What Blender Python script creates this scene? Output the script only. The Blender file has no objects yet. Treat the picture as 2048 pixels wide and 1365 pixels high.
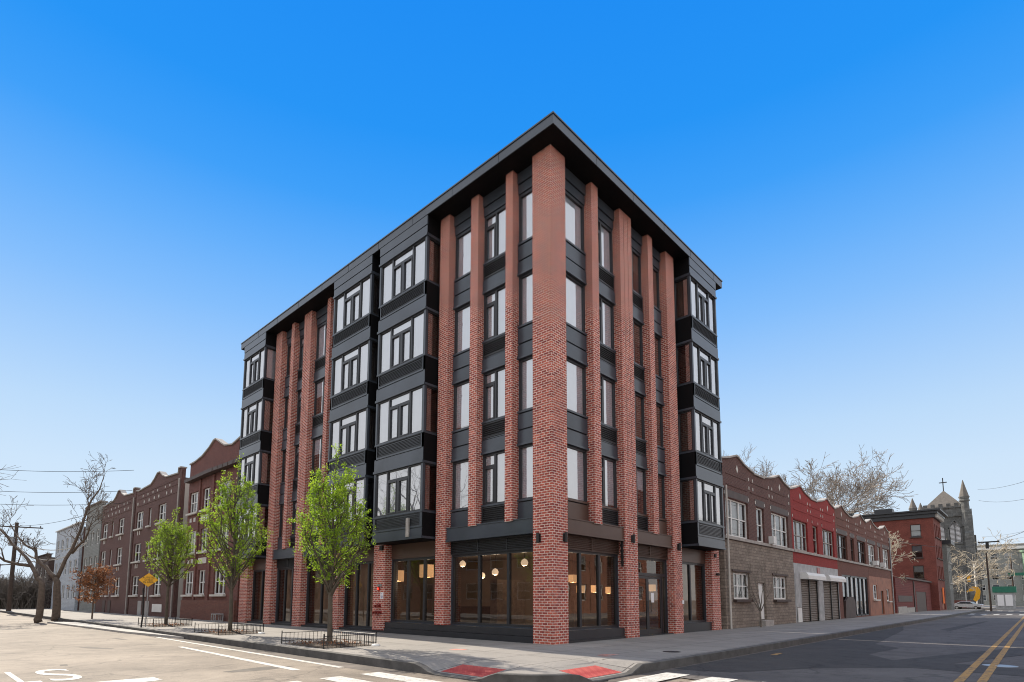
import bpy, bmesh, math, random
from mathutils import Vector, Matrix
R = math.radians
scene = bpy.context.scene
COL = scene.collection

# ------------------------------------------------------------------ camera
CAM = Vector((-14.501, -11.656, 1.466))
yaw, pitch, roll = 0.7488489671676974, 0.10622771870635558, 0.0024819
FPX, PYPX = 1131.493, 1078.4366
fwd = Vector((math.cos(yaw)*math.cos(pitch), math.sin(yaw)*math.cos(pitch), math.sin(pitch)))
rgt0 = Vector((math.sin(yaw), -math.cos(yaw), 0)); up0 = rgt0.cross(fwd)
rgt = math.cos(roll)*rgt0 + math.sin(roll)*up0
upv = -math.sin(roll)*rgt0 + math.cos(roll)*up0
cd = bpy.data.cameras.new("camera"); cam = bpy.data.objects.new("camera", cd); COL.objects.link(cam)
cam.matrix_world = Matrix(((rgt.x, upv.x, -fwd.x, CAM.x), (rgt.y, upv.y, -fwd.y, CAM.y), (rgt.z, upv.z, -fwd.z, CAM.z), (0, 0, 0, 1)))
cd.sensor_width = 36.0; cd.sensor_fit = 'HORIZONTAL'; cd.lens = FPX/2048*36; cd.shift_y = (PYPX-682.5)/2048
cd.clip_start = 0.1; cd.clip_end = 3000
scene.camera = cam

# ------------------------------------------------------------------ world, sun, exposure
SUN_ELEV, SUN_AZ = 34.0, 3.5        # azimuth from +Y towards +X
world = bpy.data.worlds.new("World"); scene.world = world; world.use_nodes = True
wn = world.node_tree.nodes; wl = world.node_tree.links; wn.clear()
def wnode(t, **k):
    n = wn.new(t)
    for a, b in k.items(): setattr(n, a, b)
    return n
out = wnode('ShaderNodeOutputWorld'); bg = wnode('ShaderNodeBackground'); bg.inputs[1].default_value = 0.1
sky = wnode('ShaderNodeTexSky', sky_type='NISHITA', sun_disc=False, sun_elevation=R(SUN_ELEV), sun_rotation=R(SUN_AZ), air_density=1.0, dust_density=0.0, ozone_density=2.0)
tc = wnode('ShaderNodeTexCoord'); sep = wnode('ShaderNodeSeparateXYZ'); wl.new(tc.outputs['Generated'], sep.inputs[0])
ramp = wnode('ShaderNodeValToRGB'); wl.new(sep.outputs['Z'], ramp.inputs[0])
def lin(*c): return tuple(((x/255+.055)/1.055)**2.4 if x > 10 else x/255/12.92 for x in c)
SKY = [(0.0, lin(224, 236, 249)), (0.11, lin(215, 233, 250)), (0.19, lin(206, 229, 251)), (0.27, lin(189, 220, 251)), (0.35, lin(164, 206, 252)), (0.43, lin(133, 191, 253)), (0.51, lin(101, 176, 252)), (0.585, lin(62, 160, 250)), (0.66, lin(36, 149, 247)), (0.78, lin(27, 140, 244)), (1.0, lin(18, 118, 220))]
el = ramp.color_ramp.elements
el[0].position, el[0].color = SKY[0][0], (*SKY[0][1], 1); el[1].position, el[1].color = SKY[-1][0], (*SKY[-1][1], 1)
for pz, c in SKY[1:-1]:
    e = el.new(pz); e.color = (*c, 1)
# pale unseen half of the sky, brightened to light the facades
dotn = wnode('ShaderNodeVectorMath', operation='DOT_PRODUCT'); dotn.inputs[1].default_value = (0.7325, 0.6808, 0)
nrm = wnode('ShaderNodeVectorMath', operation='NORMALIZE'); flat = wnode('ShaderNodeVectorMath', operation='MULTIPLY'); flat.inputs[1].default_value = (1, 1, 0)
wl.new(tc.outputs['Generated'], flat.inputs[0]); wl.new(flat.outputs[0], nrm.inputs[0]); wl.new(nrm.outputs[0], dotn.inputs[0])
mr = wnode('ShaderNodeMapRange'); mr.interpolation_type = 'SMOOTHSTEP'
mr.inputs['From Min'].default_value = 0.70; mr.inputs['From Max'].default_value = 0.30; wl.new(dotn.outputs['Value'], mr.inputs['Value'])
fillramp = wnode('ShaderNodeValToRGB'); wl.new(sep.outputs['Z'], fillramp.inputs[0])
h = fillramp.color_ramp.elements; h[0].color = (1.20, 1.16, 1.10, 1); h[1].color = (.84, .88, .98, 1)
e = h.new(.45); e.color = (1.10, 1.16, 1.27, 1)
mixw = wnode('ShaderNodeMix', data_type='RGBA'); wl.new(mr.outputs[0], mixw.inputs['Factor']); wl.new(ramp.outputs[0], mixw.inputs['A']); wl.new(fillramp.outputs[0], mixw.inputs['B'])
scl = wnode('ShaderNodeVectorMath', operation='SCALE'); scl.inputs['Scale'].default_value = 6.6
wl.new(mixw.outputs['Result'], scl.inputs[0])
mix2 = wnode('ShaderNodeMix', data_type='RGBA'); mix2.inputs['Factor'].default_value = 0.02
wl.new(scl.outputs[0], mix2.inputs['A']); wl.new(sky.outputs[0], mix2.inputs['B'])
wl.new(mix2.outputs['Result'], bg.inputs[0]); wl.new(bg.outputs[0], out.inputs[0])

sd = bpy.data.lights.new("sun", 'SUN'); sd.energy = 4.9; sd.angle = R(0.5); sd.color = (1.0, .90, .75)
sun = bpy.data.objects.new("sun", sd); COL.objects.link(sun)
sdir = Vector((math.sin(R(SUN_AZ))*math.cos(R(SUN_ELEV)), math.cos(R(SUN_AZ))*math.cos(R(SUN_ELEV)), math.sin(R(SUN_ELEV))))
sun.rotation_euler = sdir.to_track_quat('Z', 'Y').to_euler(); sun.location = (0, 0, 60)
scene.view_settings.view_transform = 'Standard'; scene.view_settings.look = 'None'
scene.view_settings.exposure = 0.6; scene.view_settings.gamma = 1
scene.cycles.filter_width = 1.05; scene.cycles.max_bounces = 6; scene.cycles.transparent_max_bounces = 12

# ------------------------------------------------------------------ materials
MATS = {}
def mat(name):
    m = bpy.data.materials.new(name); m.use_nodes = True; MATS[name] = m
    n = m.node_tree.nodes; l = m.node_tree.links
    return m, n, l, n['Principled BSDF']
def noise_of(n, l, scale, detail=4, coord='pos', rough=.6):
    t = n.new('ShaderNodeTexNoise'); t.inputs['Scale'].default_value = scale; t.inputs['Detail'].default_value = detail; t.inputs['Roughness'].default_value = rough
    g = n.new('ShaderNodeNewGeometry'); l.new(g.outputs['Position'], t.inputs['Vector'])
    return t.outputs['Fac']
def ramp2(n, l, fac, c0, c1, p0=.3, p1=.7):
    r = n.new('ShaderNodeValToRGB'); r.color_ramp.elements[0].position = p0; r.color_ramp.elements[1].position = p1
    r.color_ramp.elements[0].color = (*c0, 1); r.color_ramp.elements[1].color = (*c1, 1); l.new(fac, r.inputs[0]); return r.outputs[0]
def mul(n, l, a, b, f=1.0):
    m = n.new('ShaderNodeMix'); m.data_type = 'RGBA'; m.blend_type = 'MULTIPLY'; m.inputs['Factor'].default_value = f
    l.new(a, m.inputs['A']); l.new(b, m.inputs['B']); return m.outputs['Result']
def plain(name, col, rough=.6, metal=0.0, var=.25, scale=3.0, bump=0.0, spec=None):
    m, n, l, b = mat(name)
    c0 = tuple(x*(1-var) for x in col); c1 = tuple(min(1, x*(1+var)) for x in col)
    f = noise_of(n, l, scale); l.new(ramp2(n, l, f, c0, c1), b.inputs['Base Color'])
    b.inputs['Roughness'].default_value = rough; b.inputs['Metallic'].default_value = metal
    if spec is not None: b.inputs['Specular IOR Level'].default_value = spec
    if bump:
        f2 = noise_of(n, l, scale*9, 6); bp = n.new('ShaderNodeBump'); bp.inputs['Strength'].default_value = bump; bp.inputs['Distance'].default_value = .02
        l.new(f2, bp.inputs['Height']); l.new(bp.outputs[0], b.inputs['Normal'])
    return m
def wallcoord(n, l):
    """(horizontal run, height) of a vertical face from its world position and normal"""
    g = n.new('ShaderNodeNewGeometry'); sp = n.new('ShaderNodeSeparateXYZ'); l.new(g.outputs['Position'], sp.inputs[0])
    sn = n.new('ShaderNodeSeparateXYZ'); l.new(g.outputs['True Normal'], sn.inputs[0])
    ax = n.new('ShaderNodeMath'); ax.operation = 'ABSOLUTE'; l.new(sn.outputs['X'], ax.inputs[0])
    gt = n.new('ShaderNodeMath'); gt.operation = 'GREATER_THAN'; gt.inputs[1].default_value = .6; l.new(ax.outputs[0], gt.inputs[0])
    mx = n.new('ShaderNodeMix'); mx.data_type = 'FLOAT'; l.new(gt.outputs[0], mx.inputs['Factor']); l.new(sp.outputs['X'], mx.inputs['A']); l.new(sp.outputs['Y'], mx.inputs['B'])
    cb = n.new('ShaderNodeCombineXYZ'); l.new(mx.outputs['Result'], cb.inputs['X']); l.new(sp.outputs['Z'], cb.inputs['Y'])
    return cb.outputs[0]
def brick(name, c1, c2, mortar, w=.22, hgt=.082, ms=.012, rough=.85, bump=.5, stain=.35, bias=0.0, stain_c=(.55, .5, .48)):
    m, n, l, b = mat(name)
    t = n.new('ShaderNodeTexBrick'); t.inputs['Scale'].default_value = 1; t.inputs['Brick Width'].default_value = w; t.inputs['Row Height'].default_value = hgt
    t.inputs['Mortar Size'].default_value = ms; t.inputs['Mortar Smooth'].default_value = .15; t.inputs['Bias'].default_value = bias
    t.inputs['Color1'].default_value = (*c1, 1); t.inputs['Color2'].default_value = (*c2, 1); t.inputs['Mortar'].default_value = (*mortar, 1)
    l.new(wallcoord(n, l), t.inputs['Vector'])
    f = noise_of(n, l, .9, 5, rough=.65); s = ramp2(n, l, f, stain_c, (1, 1, 1), .3, .62)
    f2 = noise_of(n, l, 9, 4, rough=.75); s2 = ramp2(n, l, f2, (.50, .48, .48), (1.08, 1.08, 1.08), .33, .62)
    col = mul(n, l, mul(n, l, t.outputs['Color'], s, stain), s2, .8); l.new(col, b.inputs['Base Color'])
    b.inputs['Roughness'].default_value = rough
    bp = n.new('ShaderNodeBump'); bp.inputs['Strength'].default_value = bump; bp.inputs['Distance'].default_value = .012; bp.invert = True
    l.new(t.outputs['Fac'], bp.inputs['Height']); l.new(bp.outputs[0], b.inputs['Normal'])
    return m
def glass(name, tint, refl, ior_boost=1.5, rough=0.0):
    m, n, l, b = mat(name); n.remove(b)
    o = n['Material Output']; tr = n.new('ShaderNodeBsdfTransparent'); tr.inputs[0].default_value = (*tint, 1)
    gl = n.new('ShaderNodeBsdfGlossy'); gl.inputs['Roughness'].default_value = rough
    fr = n.new('ShaderNodeFresnel'); fr.inputs[0].default_value = ior_boost
    ad = n.new('ShaderNodeMath'); ad.operation = 'ADD'; ad.use_clamp = True; ad.inputs[1].default_value = refl; l.new(fr.outputs[0], ad.inputs[0])
    # very slight waviness of float glass
    f = noise_of(n, l, .9, 2); bp = n.new('ShaderNodeBump'); bp.inputs['Strength'].default_value = .04; bp.inputs['Distance'].default_value = .05
    l.new(f, bp.inputs['Height']); l.new(bp.outputs[0], gl.inputs['Normal'])
    mx = n.new('ShaderNodeMixShader'); l.new(ad.outputs[0], mx.inputs[0]); l.new(tr.outputs[0], mx.inputs[1]); l.new(gl.outputs[0], mx.inputs[2]); l.new(mx.outputs[0], o.inputs[0])
    return m
def emit(name, col, s):
    m, n, l, b = mat(name); b.inputs['Base Color'].default_value = (*col, 1); b.inputs['Emission Color'].default_value = (*col, 1); b.inputs['Emission Strength'].default_value = s
    return m

brick('brick_main', (.60, .140, .088), (.28, .040, .033), (.78, .60, .52), w=.225, hgt=.088, ms=.013, stain=.5, stain_c=(.62, .56, .54))
plain('metal_dark', (.050, .061, .077), .30, .1, .25, .6, .05)
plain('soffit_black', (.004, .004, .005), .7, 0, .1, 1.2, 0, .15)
plain('metal_warm', (.085, .050, .038), .40, .1, .12, 1.2)
plain('frame_black', (.027, .029, .034), .4, .1, .1)
plain('louver_dark', (.028, .030, .034), .5, .1, .1)
plain('blind_white', (.86, .89, .94), .9, 0, .04, 2)
plain('curtain_brown', (.16, .12, .095), .95, 0, .3, 6)
plain('drape_tan', (.56, .44, .33), .95, 0, .2, 2)
plain('interior_wall', (.21, .165, .13), .8, 0, .15, 1)
plain('interior_floor', (.16, .12, .09), .5, 0, .2, 2)
plain('interior_white', (.6, .58, .55), .8, 0, .06, 1)
glass('glass_upper', (.95, .97, 1.0), .37, 1.5)
glass('glass_store', (.72, .67, .62), .07, 1.45)
glass('glass_house', (.45, .47, .48), .12, 1.5)
plain('roof_gray', (.12, .12, .12), .9, 0, .2)
brick('brick_brown', (.145, .058, .047), (.10, .038, .032), (.17, .12, .10), hgt=.078, ms=.009)
brick('brick_maroon', (.20, .06, .045), (.13, .04, .033), (.20, .12, .10), hgt=.078, ms=.009)
brick('brick_red_paint', (.34, .030, .024), (.28, .026, .022), (.27, .026, .022), hgt=.078, ms=.008, stain=.25)
brick('brick_umber', (.20, .072, .048), (.14, .05, .036), (.19, .10, .075), hgt=.078, ms=.009)
brick('brick_tall', (.25, .062, .043), (.18, .045, .034), (.21, .08, .06), hgt=.078, ms=.008, stain=.6)
brick('brick_opposite', (.34, .12, .07), (.25, .085, .055), (.32, .2, .15), hgt=.078, ms=.009)
brick('stone_veneer', (.34, .28, .225), (.245, .20, .16), (.14, .115, .095), w=.48, hgt=.17, ms=.012, stain=.6)
brick('church_stone', (.20, .205, .20), (.115, .12, .118), (.12, .125, .12), w=1.1, hgt=.45, ms=.03, stain=.8)
brick('clap_board', (.52, .57, .62), (.50, .55, .60), (.33, .37, .41), w=30, hgt=.16, ms=.012, stain=.3, bump=.8)
brick('clap_gray', (.30, .31, .29), (.28, .29, .27), (.18, .19, .18), w=30, hgt=.16, ms=.012, stain=.4, bump=.8)
brick('clap_red', (.19, .038, .030), (.175, .035, .028), (.10, .02, .018), w=30, hgt=.2, ms=.015, stain=.4, bump=.8)
brick('clap_brown', (.09, .06, .05), (.08, .055, .045), (.05, .035, .03), w=30, hgt=.2, ms=.015, stain=.4, bump=.8)
plain('mortar_line', (.50, .36, .31), .9, 0, .1)
plain('stone_light', (.55, .52, .47), .85, 0, .15, 4)
plain('stone_cap', (.36, .33, .30), .85, 0, .2, 3)
plain('beige_wall', (.50, .46, .41), .9, 0, .12, .7)
plain('white_paint', (.72, .71, .68), .55, 0, .06, 2)
plain('gray_paint', (.36, .36, .36), .7, 0, .25, 2)
plain('orange_panel', (.26, .085, .040), .6, 0, .35, 1.3)
plain('dark_wood', (.055, .032, .026), .6, 0, .3, 2)
plain('shutter_metal', (.20, .165, .14), .55, .2, .2, 2)
plain('concrete', (.40, .385, .36), .9, 0, .18, 1.2, .15)
plain('curb_stone', (.092, .087, .082), .9, 0, .3, 3, .3)
plain('soil', (.065, .045, .032), 1, 0, .5, 14, .6)
plain('iron_black', (.025, .024, .024), .5, .3, .15)
plain('bark_pear', (.095, .078, .058), .95, 0, .3, 6, .3)
plain('bark_twig', (.25, .215, .185), .95, 0, .3, 2)
plain('bark_gray', (.17, .145, .12), .95, 0, .35, 6, .5)
plain('bark_dark', (.135, .102, .078), .95, 0, .35, 6, .5)
plain('bark_pale', (.46, .40, .31), .9, 0, .35, 4, .3)
plain('pole_wood', (.07, .05, .04), .95, 0, .3, 5)
plain('wire_black', (.02, .02, .022), .7, 0, 0)
plain('steel_gray', (.35, .36, .37), .4, .6, .1)
plain('sign_yellow', (.85, .42, .015), .5, 0, .06)
plain('sign_black', (.02, .018, .015), .6, 0, 0)
plain('red_paint', (.45, .02, .015), .35, 0, .1)
plain('red_brass', (.22, .025, .02), .3, .5, .1)
plain('sign_white', (.8, .78, .78), .5, 0, .02)
plain('violet_ink', (.22, .12, .35), .6, 0, 0)
plain('green_sign', (.02, .16, .10), .5, 0, .1)
plain('orange_cloth', (.85, .16, .01), .8, 0, .1)
plain('copper_green', (.16, .25, .17), .7, 0, .25)
plain('slate', (.14, .125, .11), .8, 0, .2, 2)
plain('tyre', (.015, .015, .015), .8, 0, 0)
plain('car_silver', (.50, .52, .55), .25, .5, .04)
plain('car_dark', (.05, .05, .06), .25, .3, .04)
plain('car_white', (.75, .75, .76), .3, 0, .03)
plain('car_glass', (.02, .022, .026), .08, 0, 0)
emit('lamp_glow', (1.0, .78, .55), .5)
emit('lantern_glow', (1.0, .60, .30), .36)
emit('red_lens', (1.0, .06, .03), 1.6)
emit('amber_lens', (1.0, .45, .05), 2.0)

# leaves: thin, translucent
def leafmat(name, a, b_, trans):
    m, n, l, b = mat(name); o = n['Material Output']
    f = noise_of(n, l, 2.6, 3); c = ramp2(n, l, f, a, b_, .35, .65); l.new(c, b.inputs['Base Color']); b.inputs['Roughness'].default_value = .55
    t = n.new('ShaderNodeBsdfTranslucent'); c2 = ramp2(n, l, f, tuple(x*1.5 for x in a), tuple(min(1, x*1.5) for x in b_), .35, .65); l.new(c2, t.inputs[0])
    mx = n.new('ShaderNodeMixShader'); mx.inputs[0].default_value = trans; l.new(b.outputs[0], mx.inputs[1]); l.new(t.outputs[0], mx.inputs[2]); l.new(mx.outputs[0], o.inputs[0])
leafmat('leaf_green', (.13, .225, .016), (.27, .385, .028), .55)
leafmat('leaf_rust', (.15, .062, .028), (.26, .11, .045), .35)

# pavements
def concrete_pavers(name):
    m, n, l, b = mat(name)
    g = n.new('ShaderNodeNewGeometry')
    t = n.new('ShaderNodeTexBrick'); t.offset = 0; t.inputs['Scale'].default_value = 1; t.inputs['Brick Width'].default_value = 1.55; t.inputs['Row Height'].default_value = 1.55
    t.inputs['Mortar Size'].default_value = .02; t.inputs['Mortar Smooth'].default_value = .3
    t.inputs['Color1'].default_value = (.315, .295, .275, 1); t.inputs['Color2'].default_value = (.275, .258, .242, 1); t.inputs['Mortar'].default_value = (.11, .10, .095, 1)
    l.new(g.outputs['Position'], t.inputs['Vector'])
    f = noise_of(n, l, .55, 6, rough=.7); s = ramp2(n, l, f, (.76, .75, .74), (1.06, 1.05, 1.03), .3, .7)
    f2 = noise_of(n, l, 22, 4); s2 = ramp2(n, l, f2, (.84, .84, .84), (1.05, 1.05, 1.05), .3, .7)
    l.new(mul(n, l, mul(n, l, t.outputs['Color'], s), s2), b.inputs['Base Color']); b.inputs['Roughness'].default_value = .9
    bp = n.new('ShaderNodeBump'); bp.inputs['Strength'].default_value = .25; bp.inputs['Distance'].default_value = .01
    l.new(f2, bp.inputs['Height']); l.new(bp.outputs[0], b.inputs['Normal'])
concrete_pavers('pavement')
def asphalt(name, c, warm, patch):
    m, n, l, b = mat(name)
    f = noise_of(n, l, .22, 6, rough=.7); s = ramp2(n, l, f, tuple(x*(1-patch) for x in c), tuple(x*(1+patch) for x in warm), .35, .65)
    f2 = noise_of(n, l, 38, 5, rough=.75); s2 = ramp2(n, l, f2, (.62, .62, .62), (1.25, 1.24, 1.22), .3, .7)
    v = n.new('ShaderNodeTexVoronoi'); v.feature = 'DISTANCE_TO_EDGE'; v.inputs['Scale'].default_value = .28
    g = n.new('ShaderNodeNewGeometry'); nn = n.new('ShaderNodeTexNoise'); nn.inputs['Scale'].default_value = 1.2; l.new(g.outputs['Position'], nn.inputs['Vector'])
    ad = n.new('ShaderNodeVectorMath'); ad.operation = 'ADD'; l.new(g.outputs['Position'], ad.inputs[0]); l.new(nn.outputs['Color'], ad.inputs[1]); l.new(ad.outputs[0], v.inputs['Vector'])
    cr = ramp2(n, l, v.outputs['Distance'], (.55, .55, .55), (1, 1, 1), .0, .012)
    f3 = noise_of(n, l, 1.3, 8, rough=.8); s3 = ramp2(n, l, f3, (.70, .70, .71), (1.08, 1.08, 1.08), .36, .52)
    v2 = n.new('ShaderNodeTexVoronoi'); v2.feature = 'DISTANCE_TO_EDGE'; v2.inputs['Scale'].default_value = .75; l.new(ad.outputs[0], v2.inputs['Vector']); cr2 = ramp2(n, l, v2.outputs['Distance'], (.6, .6, .6), (1, 1, 1), 0, .008)
    l.new(mul(n, l, mul(n, l, mul(n, l, mul(n, l, s, s2), cr, .9), s3, .8), cr2, .6), b.inputs['Base Color']); b.inputs['Roughness'].default_value = .85; b.inputs['Specular IOR Level'].default_value = .3
    bp = n.new('ShaderNodeBump'); bp.inputs['Strength'].default_value = .5; bp.inputs['Distance'].default_value = .01
    l.new(f2, bp.inputs['Height']); l.new(bp.outputs[0], b.inputs['Normal'])
asphalt('asphalt_light', (.20, .164, .13), (.245, .204, .163), .22)
asphalt('asphalt_dark', (.112, .102, .096), (.128, .116, .108), .15)
asphalt('asphalt_patch', (.062, .057, .054), (.072, .066, .062), .1)
def worn(name, col, under):
    m, n, l, b = mat(name)
    f = noise_of(n, l, 7, 6, rough=.8); l.new(ramp2(n, l, f, under, col, .40, .52), b.inputs['Base Color']); b.inputs['Roughness'].default_value = .8
worn('road_white', (.56, .54, .50), (.32, .30, .27))
worn('road_yellow', (.43, .24, .06), (.14, .10, .06))
worn('spray_red', (.55, .17, .12), (.42, .36, .33))
def mat_dome():
    m, n, l, b = mat('dome_mat')
    g = n.new('ShaderNodeNewGeometry'); v = n.new('ShaderNodeTexVoronoi'); v.inputs['Scale'].default_value = 13; v.inputs['Randomness'].default_value = 0
    l.new(g.outputs['Position'], v.inputs['Vector']); l.new(ramp2(n, l, v.outputs['Distance'], (.50, .10, .08), (.33, .03, .03), .3, .55), b.inputs['Base Color']); b.inputs['Roughness'].default_value = .7
    bp = n.new('ShaderNodeBump'); bp.invert = True; bp.inputs['Distance'].default_value = .02; l.new(v.outputs['Distance'], bp.inputs['Height']); l.new(bp.outputs[0], b.inputs['Normal'])
mat_dome()

# ------------------------------------------------------------------ building helpers
def ident(u, d, z): return (u, d, z)
FL = lambda u, d, z: (d, u, z)               # street on the left: runs along Y, depth along +X
FR = lambda u, d, z: (u, d, z)               # street on the right: runs along X, depth along +Y
class MB:
    def __init__(s, fr=ident): s.v = []; s.f = []; s.fr = fr
    def pt(s, u, d, z): s.v.append(s.fr(u, d, z)); return len(s.v)-1
    def quad(s, a, b, c, d): i = [s.pt(*q) for q in (a, b, c, d)]; s.f.append(i)
    def poly(s, pts): s.f.append([s.pt(*q) for q in pts])
    def box(s, u0, u1, d0, d1, z0, z1):
        i = [s.pt(u, d, z) for z in (z0, z1) for d in (d0, d1) for u in (u0, u1)]
        for q in ((0, 1, 3, 2), (4, 6, 7, 5), (0, 4, 5, 1), (2, 3, 7, 6), (0, 2, 6, 4), (1, 5, 7, 3)): s.f.append([i[k] for k in q])
    def prism(s, pts, d0, d1):                # pts in (u, z), extruded over depth
        a = [s.pt(u, d0, z) for u, z in pts]; b = [s.pt(u, d1, z) for u, z in pts]; n = len(pts)
        s.f.append(a); s.f.append(b[::-1])
        for k in range(n): s.f.append([a[k], b[k], b[(k+1) % n], a[(k+1) % n]])
    def slab(s, pts, z0, z1):                 # pts in (u, d), extruded over height
        a = [s.pt(u, d, z0) for u, d in pts]; b = [s.pt(u, d, z1) for u, d in pts]; n = len(pts)
        s.f.append(a[::-1]); s.f.append(b)
        for k in range(n): s.f.append([a[k], a[(k+1) % n], b[(k+1) % n], b[k]])
    def tube(s, pts, rad, n=6, cap=True):
        pts = [Vector(p) for p in pts]; m = len(pts)
        if not hasattr(rad, '__len__'): rad = [rad]*m
        ref = None; rings = []
        for k in range(m):
            t = (pts[min(k+1, m-1)]-pts[max(k-1, 0)])
            t = t.normalized() if t.length > 1e-9 else Vector((0, 0, 1))
            if ref is None: ref = t.orthogonal().normalized()
            ref = (ref - t*ref.dot(t)); ref = ref.normalized() if ref.length > 1e-6 else t.orthogonal().normalized()
            bi = t.cross(ref); base = len(s.v)
            for j in range(n):
                a = 2*math.pi*j/n; q = pts[k]+(ref*math.cos(a)+bi*math.sin(a))*rad[k]; s.v.append(tuple(q))
            rings.append(base)
        for k in range(m-1):
            for j in range(n): s.f.append([rings[k]+j, rings[k]+(j+1) % n, rings[k+1]+(j+1) % n, rings[k+1]+j])
        if cap: s.f.append([rings[0]+j for j in range(n)][::-1]); s.f.append([rings[-1]+j for j in range(n)])
    def lathe(s, c, prof, n=12):              # prof: (radius, z)
        c = Vector(c); base = len(s.v)
        for r, z in prof:
            for j in range(n): a = 2*math.pi*j/n; s.v.append((c.x+r*math.cos(a), c.y+r*math.sin(a), c.z+z))
        for k in range(len(prof)-1):
            for j in range(n): s.f.append([base+k*n+j, base+k*n+(j+1) % n, base+(k+1)*n+(j+1) % n, base+(k+1)*n+j])
        s.f.append([base+j for j in range(n)][::-1]); s.f.append([base+(len(prof)-1)*n+j for j in range(n)])
    def wall(s, u0, u1, z0, z1, d0, d1, ops):
        """a wall with real openings; ops: (u0,u1,z0,z1)"""
        us = sorted({u0, u1, *[o[0] for o in ops], *[o[1] for o in ops]}); zs = sorted({z0, z1, *[o[2] for o in ops], *[o[3] for o in ops]})
        us = [u for u in us if u0 <= u <= u1]; zs = [z for z in zs if z0 <= z <= z1]
        def full(i, j):
            if i < 0 or j < 0 or i >= len(us)-1 or j >= len(zs)-1: return False
            cu, cz = (us[i]+us[i+1])/2, (zs[j]+zs[j+1])/2
            return not any(o[0] < cu < o[1] and o[2] < cz < o[3] for o in ops)
        for i in range(len(us)-1):
            for j in range(len(zs)-1):
                if not full(i, j): continue
                a, b, c, d = us[i], us[i+1], zs[j], zs[j+1]
                s.quad((a, d0, c), (b, d0, c), (b, d0, d), (a, d0, d)); s.quad((a, d1, c), (a, d1, d), (b, d1, d), (b, d1, c))
                if not full(i-1, j): s.quad((a, d0, c), (a, d0, d), (a, d1, d), (a, d1, c))
                if not full(i+1, j): s.quad((b, d0, c), (b, d1, c), (b, d1, d), (b, d0, d))
                if not full(i, j-1): s.quad((a, d0, c), (a, d1, c), (b, d1, c), (b, d0, c))
                if not full(i, j+1): s.quad((a, d0, d), (b, d0, d), (b, d1, d), (a, d1, d))
    def build(s, name, material, parent=None, loc=None, smooth=False, recalc=True, weld=False):
        if not recalc and s.fr is not ident:       # panes face outwards whatever the handedness of their frame
            o0, a, c, e = (Vector(s.fr(*q)) for q in ((0, 0, 0), (1, 0, 0), (0, 1, 0), (0, 0, 1)))
            if (a-o0).cross(c-o0).dot(e-o0) < 0: s.f = [f[::-1] for f in s.f]
        me = bpy.data.meshes.new(name)
        if loc is None:
            if parent is not None:
                loc = org(parent)
            else:
                xs = [q[0] for q in s.v]; ys = [q[1] for q in s.v]; zs = [q[2] for q in s.v]
                loc = ((min(xs)+max(xs))/2, (min(ys)+max(ys))/2, min(zs))
        loc = Vector(loc)
        me.from_pydata([tuple(Vector(q)-loc) for q in s.v], [], s.f)
        if recalc:
            bm = bmesh.new(); bm.from_mesh(me)
            if weld: bmesh.ops.remove_doubles(bm, verts=bm.verts, dist=1e-4)
            bmesh.ops.recalc_face_normals(bm, faces=bm.faces); bm.to_mesh(me); bm.free()
        me.update(); me.materials.append(MATS[material])
        if smooth: me.shade_smooth()
        o = bpy.data.objects.new(name, me); COL.objects.link(o)
        if parent is not None:
            o.parent = parent; o.location = loc - org(parent); o['_o'] = list(loc)
        else: o.location = loc
        ORG[o.name] = loc
        del_key = '_o' in o.keys()
        if del_key: del o['_o']
        return o
ORG = {}
def org(o): return Vector(ORG[o.name])
def thing(name, label, cat, loc=(0, 0, 0), group=None):
    o = bpy.data.objects.new(name, None); COL.objects.link(o); o.location = loc; o.empty_display_size = .3; ORG[o.name] = Vector(loc)
    o['label'] = label; o['category'] = cat
    if group: o['group'] = group
    return o
def tag(o, label, cat, group=None):
    o['label'] = label; o['category'] = cat
    if group: o['group'] = group
    return o
def struct(o): o['kind'] = 'structure'; return o
def text_mesh(body, size, extrude=.002, spacing=1.0, line=1.0):
    cu = bpy.data.curves.new('lettering', 'FONT'); cu.body = body; cu.size = size; cu.align_x = 'CENTER'; cu.align_y = 'CENTER'; cu.extrude = extrude; cu.space_line = line; cu.space_character = spacing
    ob = bpy.data.objects.new('lettering', cu); COL.objects.link(ob)
    dg = bpy.context.evaluated_depsgraph_get(); me = bpy.data.meshes.new_from_object(ob.evaluated_get(dg)); bpy.data.objects.remove(ob)
    return me
# ------------------------------------------------------------------ ground, roads, pavements
def sheet(name, pts, z, m):
    b = MB(); b.poly([(x, y, z) for x, y in pts]); o = b.build(name, m, loc=(0, 0, 0), recalc=False); return struct(o)
sheet('ground', [(-900, -900), (1200, -900), (1200, 1200), (-900, 1200)], -0.2300, 'asphalt_light')
sheet('road', [(-16, -200), (-6.0, -200), (-6.0, 420), (-16, 420)], -0.2140, 'asphalt_light')
sheet('side_road', [(-3.6, -16.4), (900, -16.4), (900, -4.6), (-2.6, -4.6), (-3.2, -7.5)], -0.2100, 'asphalt_dark')
sheet('cross_street', [(106, -4.6), (124, -4.6), (124, 300), (106, 300)], -0.2100, 'asphalt_light')
PZ = [-0.2065]
def patch(pts): PZ[0] += .0015; sheet('road_patch', pts, PZ[0], 'asphalt_patch')
patch([(-1.6, -5.0), (30, -5.0), (24, -5.9), (11, -6.9), (9.6, -7.9), (6.2, -7.6), (4.6, -8.5), (4.9, -9.6), (3.6, -13.5), (2.4, -13.5), (2.8, -9.2), (1.0, -7.4), (-1.2, -6.3)])
patch([(4.2, -8.4), (30, -16), (30, -16.3), (12.0, -12.0), (3.4, -9.4)])
sheet('road_patch', [(26, -7.3), (45, -8.2), (45, -8.5), (25, -7.9)], -0.2060, 'asphalt_patch')

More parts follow.
